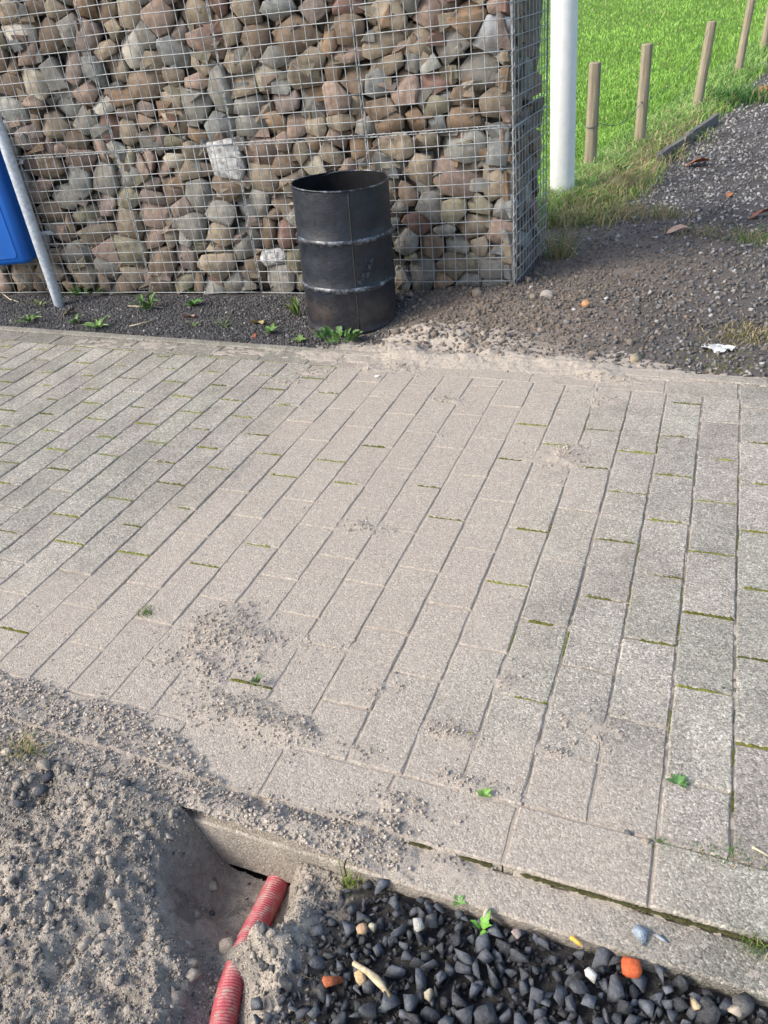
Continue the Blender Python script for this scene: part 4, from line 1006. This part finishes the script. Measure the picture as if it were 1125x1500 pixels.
def fringe():
    n = 9000; x = rng.uniform(-1.5, .5, n); y = rng.uniform(5.9, 9.5, n)
    d = path_edge(y) - x; w_ = np.exp(-((d - .05) / .22) ** 2) + np.exp(-((y - 6.45) / .28) ** 2) * (d > -.1) * (x > -1.05) * .7
    k = (rng.random(n) < w_ * sstep(.35, .6, fbm(x, y, 3, 3, 47))) & (np.hypot(x - wc[0], y - wc[1]) > .12); x, y = x[k], y[k]; n = len(x)
    cl = np.where((rng.random(n) < .55)[:, None], np.array([[.50, .42, .22]]), np.array([[.22, .34, .07]])) * rng.uniform(.6, 1.25, (n, 1))
    v_, f_, c_ = blades(n, np.c_[x, y, ground_z(x, y) - .004], rng.uniform(.05, .17, n), np.full(n, .006), rng.uniform(.6, 1.9, n), cl)
    tag(link('straw_fringe', nmesh('straw_fringe', v_, f_, False, c_), M_GRASS), 'dry straw coloured grass fringe between field and trodden soil', 'grass', kind='stuff')
fringe()
def gp(x_, y_):
    g = px(x_, y_)
    for _ in range(4): g = px(x_, y_, float(ground_z(g[0], g[1])))
    return g
def gz1(p_): return np.array([p_[0], p_[1], float(ground_z(p_[0], p_[1]))])
tuft('grass_tuft', 'long straw grass tuft hanging at the back corner of the gabion wall', gz1((-.93, 5.25)), .05, 150, .26, .75, lean=(.5, 1.5))
tuft('grass_tuft', 'green grass tuft growing at the foot of the white post', gz1((wc[0] + .22, wc[1] - .22)), .11, 330, .22, .12)
tuft('grass_tuft', 'fine grass tuft at the gabion side of the white post base', gz1((wc[0] - .12, wc[1] - .12)), .06, 140, .17, .3)
tuft('grass_tuft', 'flattened straw grass clump where the soil meets the path', gp(915, 318), .14, 420, .12, .9, lean=(.8, 1.8))
tuft('grass_tuft', 'small straw grass clump in the path gravel beyond the flattened one', gp(975, 318), .09, 160, .10, .75, lean=(.8, 1.6))
tuft('grass_tuft', 'dry straw clump beside the pale curled leaf on the path', gp(1030, 342), .11, 150, .08, .95, lean=(.9, 1.8))
tuft('grass_tuft', 'green weedy clump on the gravel path beside the rust brown leaf', gp(1108, 352), .12, 260, .09, .4, lean=(.5, 1.5))
tuft('grass_tuft', 'yellow mossy grass patch on the path behind the white scrap', gp(1090, 492), .10, 420, .035, .7, green=(.2, .21, .04), lean=(.5, 1.5), wd=.005)
tuft('grass_tuft', 'low green moss and grass patch at the path end of the rear kerb', gp(1060, 533), .12, 320, .022, .35, green=(.17, .2, .04), lean=(.5, 1.5), wd=.005)
tuft('grass_tuft', 'leafy green weeds at the foot of the leaning fence post', gp(1075, 150), .30, 700, .22, .1, green=(.09, .22, .05), wd=.012)
tuft('grass_tuft', 'pale grass seedlings growing along the joint near the grass strip end', np.array([*px(1075, 1255)[:2], -.004]), .022, 60, .025, .25, wd=.0022)
tuft('grass_tuft', 'short grass tuft in the gap where border blocks meet the kerb', np.array([*px(1105, 1385)[:2], -.006]), .014, 60, .034, .3, wd=.0024)
tuft('grass_tuft', 'thin grass strip growing in the joint above the border course', np.array([*px(1030, 1250)[:2], -.004]), .018, 50, .022, .25, wd=.0022)
tuft('grass_tuft', 'small grass tuft in the joint beside the pebble', np.array([*px(970, 1235)[:2], -.004]), .010, 45, .018, .05, wd=.0022)
tuft('grass_tuft', 'little grass tuft sprouting from the sandy joint by the spoil', np.array([*px(215, 899)[:2], 0]), .016, 60, .028, .1, wd=.0026)
tuft('grass_tuft', 'withered sod of grass half buried in the spoil heap', np.array([*px(30, 1110, .04)[:2], .045]), .035, 170, .05, .8, lean=(.6, 1.6), wd=.003)
tuft('grass_tuft', 'sprouting grass seedling between the hole and the black gravel', np.array([*px(512, 1295, -.04)[:2], -.05]), .012, 40, .05, .35, green=(.22, .34, .05), wd=.003)

# ------------------------------------------------------------------ broad leaved weeds
def leaf_mesh(L_, W_, curl, col_, lobes=0, fold=.2):
    n = 9; V = []; C = []
    for i in range(n):
        t_ = i / (n - 1); w_ = W_ * (math.sin(math.pi * min(1, t_ ** .8 * .97 + .03)) ** .8) * (1 + lobes * .35 * math.sin(t_ * 22)) * .5
        zc = curl * L_ * math.sin(t_ * 2.2) * .55 ; x_ = L_ * t_
        for s in (-1, -.5, 0, .5, 1): V.append((x_, w_ * s, zc + fold * abs(s) * w_ + .02 * L_ * math.sin(7 * t_ + 3 * s))); C.append(np.array(col_) * (1.2 if s == 0 else 1.0))
    f = [(i * 5 + k, (i + 1) * 5 + k, (i + 1) * 5 + k + 1, i * 5 + k + 1) for i in range(n - 1) for k in range(4)]
    return nmesh('leaf', np.array(V), f, True, np.array(C))
M_WEED = attr_material('weed_leaf', .5, .35, 90, .35, .002, (.75, 1.25), 300)
def weed(label, loc, n_, L_, W_, curl=.35, col_=(.08, .22, .02), lobes=0, arc=(0, 6.28), tilt=(.05, .5), group=None, spread=.004):
    o = empty('weed', tuple(loc)); tag(o, label, 'weed', group)
    ms = [leaf_mesh(L_ * q, W_ * q, curl * random.uniform(.6, 1.4), (np.array(col_) * .8 + .03) * random.uniform(.75, 1.25), lobes) for q in (.65, .85, 1.0)]
    for i in range(n_):
        l = link('leaf', random.choice(ms), M_WEED, o); a = arc[0] + (arc[1] - arc[0]) * (i + random.uniform(-.3, .3)) / n_
        l.rotation_euler = (random.uniform(-.3, .3), -random.uniform(*tilt), a); l.location = (spread * math.cos(a) * random.uniform(.3, 1), spread * .6 * math.sin(a) * random.uniform(.3, 1), .002)
    return o
def on(x_, y_, z_=0.0): return px(x_, y_, z_)
weed('bright green weed with broad toothed leaves among the black stones', on(706, 1362, -.03), 4, .040, .019, .4, (.13, .36, .015), .5, (-.8, 4.0), (.1, .6))
weed('small dusty weed growing alone in the sanded paving', on(378, 1001, .012), 9, .036, .013, .35, (.10, .17, .04), 0, (0, 6.28), (.3, 1.1))
weed('tiny bright weed in the joint above the border course', on(710, 1165, .006), 10, .019, .011, .3, (.14, .30, .03))
weed('flat leafy weed creeping along the joint of the clean blocks', on(993, 1149), 10, .028, .012, .15, (.07, .19, .03), .3, (-.6, 3.6), (.0, .3))
weed('green sprig at the edge of the black gravel by the kerb', on(672, 1322, -.02), 5, .016, .008, .3, (.12, .3, .03))
weed('bushy green weed growing at the foot of the black drum', np.r_[gp(495, 500)[:2], -.01], 30, .075, .045, .5, (.085, .20, .03), .8, (0, 12.56), (.2, 1.1), None, .13)
weed('low weed by the kerb beside the drum weed', np.r_[gp(440, 502)[:2], -.01], 8, .06, .03, .3, (.13, .23, .03), .3)
weed('upright dock weed leaning against the left of the drum', np.r_[gp(437, 466)[:2], -.01], 8, .13, .035, .3, (.10, .17, .02), 0, (1.6, 5.2), (.3, 1.2))
weed('small green weed beside the orange leaf in the dark bed', np.r_[gp(398, 490)[:2], -.01], 8, .075, .028, .4, (.11, .24, .03), 0)
weed('leggy weed in the middle of the dark bed', np.r_[gp(216, 455)[:2], -.01], 16, .12, .022, .5, (.09, .22, .02), .6, (0, 12.5), (.2, 1.0), None, .04)
weed('feathery green weed lying at the foot of the stone wall', np.r_[gp(128, 433)[:2], -.01], 18, .10, .035, .3, (.08, .20, .02), .9, (0, 12.5), (.05, .5), None, .12)
weed('weed with narrow leaves sprawling at the kerb below the stone wall', np.r_[gp(145, 482)[:2], -.01], 10, .11, .02, .4, (.13, .25, .03), .3)
weed('little weed at the kerb near the pole', np.r_[gp(112, 475)[:2], -.01], 8, .08, .022, .4, (.11, .23, .03), .3)
weed('pale weed growing beside the foot of the pole', np.r_[gp(60, 452)[:2], -.01], 8, .07, .022, .5, (.20, .24, .08), .3)
weed('sprawling weed at the kerb beneath the blue bin', np.r_[gp(45, 474)[:2], -.01], 9, .12, .026, .3, (.12, .24, .03), .3)
weed('green weed tucked behind the pink leaf in the bed', np.r_[gp(283, 450)[:2], -.01], 9, .09, .04, .4, (.07, .21, .02), .3)
weed('thin two leaved weed between pink leaf and kerb', np.r_[gp(285, 480)[:2], -.01], 5, .075, .02, .3, (.16, .26, .05), 0)
weed('sprig of green at the wall foot beyond the bed weeds', np.r_[gp(285, 430)[:2], -.01], 7, .08, .03, .3, (.09, .22, .02), .3)
weed('wispy weed in the bed between the pink and the yellow leaf', np.r_[gp(328, 480)[:2], -.01], 8, .09, .012, .4, (.12, .20, .05), 0)
weed('small sprout on the spoil heap above the hole', on(225, 1178, .01), 6, .018, .007, .4, (.10, .19, .04), 0, (0, 6.28), (.3, 1.1))
weed('lush leafy weed clump at the base of the first timber post', gp(905, 262), 16, .16, .05, .5, (.08, .24, .04), .4, (0, 6.28), (.2, 1.0))

# ------------------------------------------------------------------ fallen leaves and litter
def dead_leaf(label, loc, L_, W_, col_, rz, tilt=.05, curl=.28):
    o = link('fallen_leaf', leaf_mesh(L_, W_, curl, col_, .25, .35), M_LEAF); o.location = tuple(loc); o.rotation_euler = (random.uniform(-.4, .4), -tilt, rz); tag(o, label, 'leaf'); return o
def up(g, dz): return np.array([g[0], g[1], g[2] + dz * .45])
dead_leaf('rust red crumpled leaf beside the edging board', up(gp(1004, 246), .02), .22, .15, (.33, .12, .06), .2)
dead_leaf('pale brown curled leaf lying on the trodden soil of the path', up(gp(976, 344), .02), .16, .08, (.46, .30, .22), .3)
dead_leaf('dark rust brown folded leaf on the path gravel', up(gp(1100, 322), .02), .17, .10, (.25, .085, .045), .6)
dead_leaf('small orange leaf fragment on the path gravel', up(gp(1065, 290), .015), .09, .05, (.36, .15, .06), 1.2)
dead_leaf('brown leaf by the weeds at the far path edge', up(gp(1101, 142), .03), .28, .18, (.32, .13, .07), .2)
dead_leaf('pink brown leaf lying in the dark bed', up(gp(270, 466), .01), .10, .075, (.40, .25, .20), -.3)
dead_leaf('tan yellow leaf with a stalk in the dark bed', up(gp(370, 475), .01), .12, .08, (.45, .35, .15), -.5)
dead_leaf('dry brown leaf sprig in the bed by the pole', up(gp(92, 464), .01), .10, .05, (.30, .19, .09), 1.0)
dead_leaf('crisp brown leaf on the grass behind the timber posts', up(gp(966, 172), .05), .16, .10, (.33, .13, .07), .2)
def rockthing(name, label, cat, loc, size_, col_, group=None, npts=14, mt=M_CLOD, sq=.7, rot=None):
    tv, tf = hull([tuple(p_) for p_ in (lambda q: q * rng.uniform(.82, 1, (len(q), 1)))((lambda q: (np.sign(q) * np.abs(q) ** sq))((lambda q: q / np.linalg.norm(q, axis=1)[:, None])(rng.normal(size=(npts, 3)))))])
    o = link(name, nmesh(name, tv * np.array(size_), tf, npts > 30, np.tile(np.array(col_), (len(tv), 1))), mt); o.location = tuple(loc); o.rotation_euler = rot or (random.uniform(-.3, .3), random.uniform(-.3, .3), random.uniform(0, 3)); tag(o, label, cat, group); return o
ORG = (.58, .135, .055)
rockthing('brick_fragment', 'rounded orange brick fragment on the black stones at the kerb edge', 'brick', on(925, 1416, -.012), (.023, .021, .015), ORG, npts=70, sq=.8)
rockthing('brick_fragment', 'angular orange brick shard on the black stones near the red pipe', 'brick', on(486, 1439, -.022), (.031, .014, .013), (.50, .16, .075), npts=13, rot=(.2, .1, .55))
rockthing('brick_fragment', 'small orange brick chip in the dark bed by the kerb', 'brick', up(gp(374, 493), .01), (.035, .018, .018), (.5, .15, .08), npts=13)
rockthing('pebble', 'round tan pebble among black stones beside a pale pebble', 'pebble', on(530, 1361, -.02), (.0135, .012, .010), (.48, .33, .20), npts=50)
rockthing('pebble', 'small pale pebble touching the round tan one', 'pebble', on(546, 1358, -.022), (.009, .011, .010), (.48, .45, .33), npts=20)
rockthing('pebble', 'speckled cream stone standing out of the black stones', 'pebble', on(613, 1355, -.014), (.013, .017, .016), (.52, .49, .43), npts=20)
rockthing('pebble', 'yellow oval pebble under the dry twig', 'pebble', on(528, 1432, -.024), (.012, .016, .010), (.55, .40, .22), npts=50)
rockthing('pebble', 'pale yellow chip below the cream stone among black stones', 'pebble', on(629, 1457, -.022), (.012, .012, .010), (.50, .43, .30), npts=14)
rockthing('pebble', 'white chip of stone lying left of the orange brick lump', 'pebble', on(865, 1427, -.018), (.017, .010, .009), (.66, .64, .56), npts=14, rot=(0, .2, -.6))
rockthing('pebble', 'creamy angular stone among black stones below the kerb', 'pebble', on(1016, 1472, -.018), (.011, .016, .011), (.60, .46, .28), npts=14)
rockthing('pebble', 'beige rounded chip near the creamy angular stone', 'pebble', on(1077, 1480, -.02), (.014, .011, .009), (.50, .43, .33), npts=18)
rockthing('pebble', 'small pink pebble by the kerb and the bright weed', 'pebble', on(757, 1368, -.014), (.012, .011, .010), (.40, .31, .27), npts=20)
rockthing('pebble', 'upright whitish pebble behind the bright green weed', 'pebble', on(711, 1338, -.010), (.009, .010, .015), (.52, .47, .38), npts=20)
rockthing('slate_chip', 'flat blue grey slate chip lying on the kerb', 'stone', on(938, 1369, -.006), (.021, .017, .010), (.33, .38, .43), npts=7, sq=.4)
rockthing('slate_chip', 'thin pale slate sliver on the kerb by the slate chip', 'stone', on(967, 1375, -.009), (.020, .009, .006), (.42, .45, .47), npts=7, sq=.4)
rockthing('pebble', 'dark pebble lying in the joint beside a beige pebble', 'pebble', on(919, 1218, .004), (.010, .009, .007), (.15, .15, .15), npts=14)
rockthing('pebble', 'beige pebble in the joint of the border course', 'pebble', on(947, 1232, .003), (.008, .008, .006), (.36, .30, .23), npts=20)
rockthing('pebble', 'round orange tan pebble on the brown spoil', 'pebble', up(gp(858, 449), .03), (.028, .024, .02), (.50, .28, .15), npts=50)
rockthing('stone', 'pale grey round stone in the spoil by the gabion corner', 'stone', up(gp(801, 435), .03), (.045, .04, .032), (.36, .33, .29), npts=20)
rockthing('stone', 'fist sized sandy stone at the edge of the spoil by the drum', 'stone', up(gp(652, 496), .02), (.05, .04, .035), (.40, .34, .28), npts=16)
rockthing('stone', 'sandy lump of stone against the foot of the drum', 'stone', up(gp(532, 484), .03), (.05, .04, .05), (.38, .34, .29), npts=16)
rockthing('stone', 'tan stone on the sand between spoil and path', 'stone', up(gp(932, 528), .02), (.045, .035, .03), (.36, .30, .21), npts=16)
rockthing('pebble', 'flat white pebble on the sandy paving near the drum', 'pebble', on(553, 551, .004), (.020, .013, .006), (.66, .64, .6), npts=20)
rockthing('pebble', 'white pebble on the paving at the path entrance', 'pebble', on(857, 546, .006), (.022, .016, .009), (.62, .6, .55), npts=16)
for i_, (a, b_, sz_) in enumerate([(235, 1193, .016), (227, 1222, .012), (243, 1205, .010), (232, 1226, .010), (118, 1180, .016), (125, 1200, .018), (152, 1205, .016)]):
    rockthing('pebble', ('rounded beige pebble in the little cluster where the hole meets the kerb' if a > 200 else 'rounded grey pebble lodged in the spoil heap away from the kerb'), 'pebble', on(a, b_, .004 if a > 200 else .03), (sz_, sz_ * .85, sz_ * .8), (.36, .32, .26) if a > 200 or i_ == 4 else (.15, .155, .16), 'beige pebbles by the kerb' if a > 200 else 'grey pebbles in the spoil', npts=24)
for i_, (a, b_) in enumerate([(70, 1137), (182, 1148), (10, 1135), (12, 1160), (30, 1175), (60, 1160)]):
    rockthing('stone', ('lone black stone sitting on the smooth sand of the heap' if a == 182 else 'black angular stone beside the withered sod of grass'), 'stone', on(a, b_, .052), (.020, .017, .016), (.05, .055, .065), 'lone stone' if a == 182 else 'black stones by the sod', npts=12, mt=M_ROCK)
rockthing('stone', 'beige stone resting against the red pipe in the hole', 'stone', on(335, 1388, -.125), (.022, .020, .022), (.38, .32, .25), npts=24)
# white scrap, cigarette end, twig, straws
sc = MB(); V = []; 
for j in range(7):
    for i in range(9): V.append(((i / 8 - .5) * .15 + .01 * random.uniform(-1, 1), (j / 6 - .5) * .09 * (1 - .5 * abs(i / 4 - 1)) + .008 * random.uniform(-1, 1), .015 + .013 * random.uniform(-1, 1)))
sc.add(V, [(j * 9 + i, j * 9 + i + 1, (j + 1) * 9 + i + 1, (j + 1) * 9 + i) for j in range(6) for i in range(8)])
g = gp(1053, 513); o = sc.build('plastic_scrap', plain('white_film', (.50, .50, .48), .4, .4)); o.location = tuple(g); tag(o, 'crumpled white plastic scrap on the path by the rear kerb', 'litter')
o = empty('cigarette_end', tuple(on(844, 1379, -.012))); o.rotation_euler = (0, .05, -.35); tag(o, 'flattened yellow cigarette end by the kerb', 'litter')
b = MB(); b.tube([(-.013, 0, 0), (-.006, .0005, .001), (.004, 0, .0005), (.012, 0, 0)], [.0042, .0045, .0042, .004], 10); b.build('filter', plain('filter_paper', (.68, .40, .07), .8), o, True)
b = MB(); b.tube([(.0122, 0, 0), (.0165, 0, 0)], [.0038, .003], 10); b.build('burnt_tip', plain('ash', (.30, .25, .2), .9), o, True)
o = empty('twig', tuple(on(545, 1430, -.012))); tag(o, 'dry pale twig lying across the black stones by the brick shard', 'twig')
A_ = on(518, 1411, -.012) - on(545, 1430, -.012); B_ = on(569, 1456, -.016) - on(545, 1430, -.012)
b = MB(); b.tube([A_, A_ * .6 + [0, 0, .003], A_ * .2 + [0, 0, .006], B_ * .25 + [0, 0, .007], B_ * .6 + [0, 0, .006], B_ * .85, B_], [.0055, .0052, .0062, .0080, .0070, .0045, .003], 9); b.build('stem', plain('dry_wood', (.55, .44, .28), .8, .2, 0, 90, (.6, 1.2), .5), o, True)
b = MB(); b.tube([B_ * .75, B_ * .95 + [.004, -.004, .0], B_ + [.001, -.018, -.002]], [.0055, .0048, .002], 7); b.build('broken_end', plain('bark', (.40, .28, .12), .8), o, True)
M_STRAW = plain('straw', (.52, .45, .31), .8)
def straw(label, pts_, r_=.0025):
    P_0 = np.array(pts_); o = empty('dry_stalk', tuple(P_0[0])); tag(o, label, 'stalk'); b = MB(); b.tube(P_0 - P_0[0], r_, 6); b.build('stem', M_STRAW, o, True)
def gpath(*q, dz=.02): return [up(gp(*a), dz) for a in q]
straw('long dry stalk lying along the foot of the stone wall', gpath((192, 421), (225, 425), (250, 428), (272, 429)), .005)
straw('dry stalk in the bed pointing at the brown leaf', gpath((190, 480), (210, 475), (228, 470)), .004)
straw('thin straw stalk under the leggy weed', gpath((188, 450), (215, 451), (240, 452)), .003)
straw('pale stalk lying beside the bin weeds', gpath((5, 432), (15, 440), (28, 444)), .004)
straw('white stick lying on the last paving block by the grass strip', [on(1102, 1241, .004), on(1114, 1247, .005), on(1126, 1254, .004)], .0028)
straw('thin straw on the sand near the dusty weed', [on(345, 1017, .004), on(349, 1025, .007), on(354, 1034, .004)], .0009)
straw('bent straw in the soil beside the gabion corner', gpath((805, 352), (820, 355), (838, 366), (846, 376), dz=.03), .003)

# ------------------------------------------------------------------ corrugated red pipe
cs = np.linspace(0, len(PIPE) - 1, 4000); P0 = np.stack([np.interp(cs, np.arange(len(PIPE)), PIPE[:, i]) for i in range(3)], 1)
ker = np.hanning(501); ker /= ker.sum(); P0 = np.stack([np.convolve(np.pad(P0[:, i], 250, 'edge'), ker, 'valid') for i in range(3)], 1)
sl_ = np.r_[0, np.cumsum(np.linalg.norm(np.diff(P0, axis=0), axis=1))]
PITCH = .0066; RP = .0285; LEN = sl_[-1]
ss = np.arange(0.0, LEN, PITCH / 6); C_ = np.stack([np.interp(ss, sl_, P0[:, i]) for i in range(3)], 1)
rad = RP - .0032 * (.5 - .5 * np.tanh(3 * np.cos(2 * np.pi * ss / PITCH)))
b = MB(); b.tube(C_, rad, 28, True)
pp = empty('corrugated_pipe', tuple(PIPE[0])); tag(pp, 'red corrugated plastic pipe running out from under the kerb', 'pipe')
for k_ in range(1): pass
for i in range(len(b.v)): b.v[i] = b.v[i] - PIPE[0]
def pipe_material():
    M, t, bb = mat('dusty_red_plastic'); geo = N(t, 'ShaderNodeNewGeometry'); sp = N(t, 'ShaderNodeSeparateXYZ'); L(t, geo.outputs['Normal'], sp.inputs[0])
    c = mix(t, ramp(t, noise(t, 25, 4), (.3, 0), (.7, 1)), (.42, .05, .07), (.48, .085, .105))
    d = math_(t, 'MULTIPLY', ramp(t, noise(t, 38, 5, .7), (.48, .12), (.62, 1)), ramp(t, sp.outputs[2], (.0, .2), (.8, .8)))
    c = mix(t, d, c, (.38, .30, .25)); L(t, c, bb.inputs['Base Color']); setup(bb, .5, .4); bump(t, bb, noise(t, 300, 3), .2, .002); return M
b.build('sleeve', pipe_material(), pp, True)
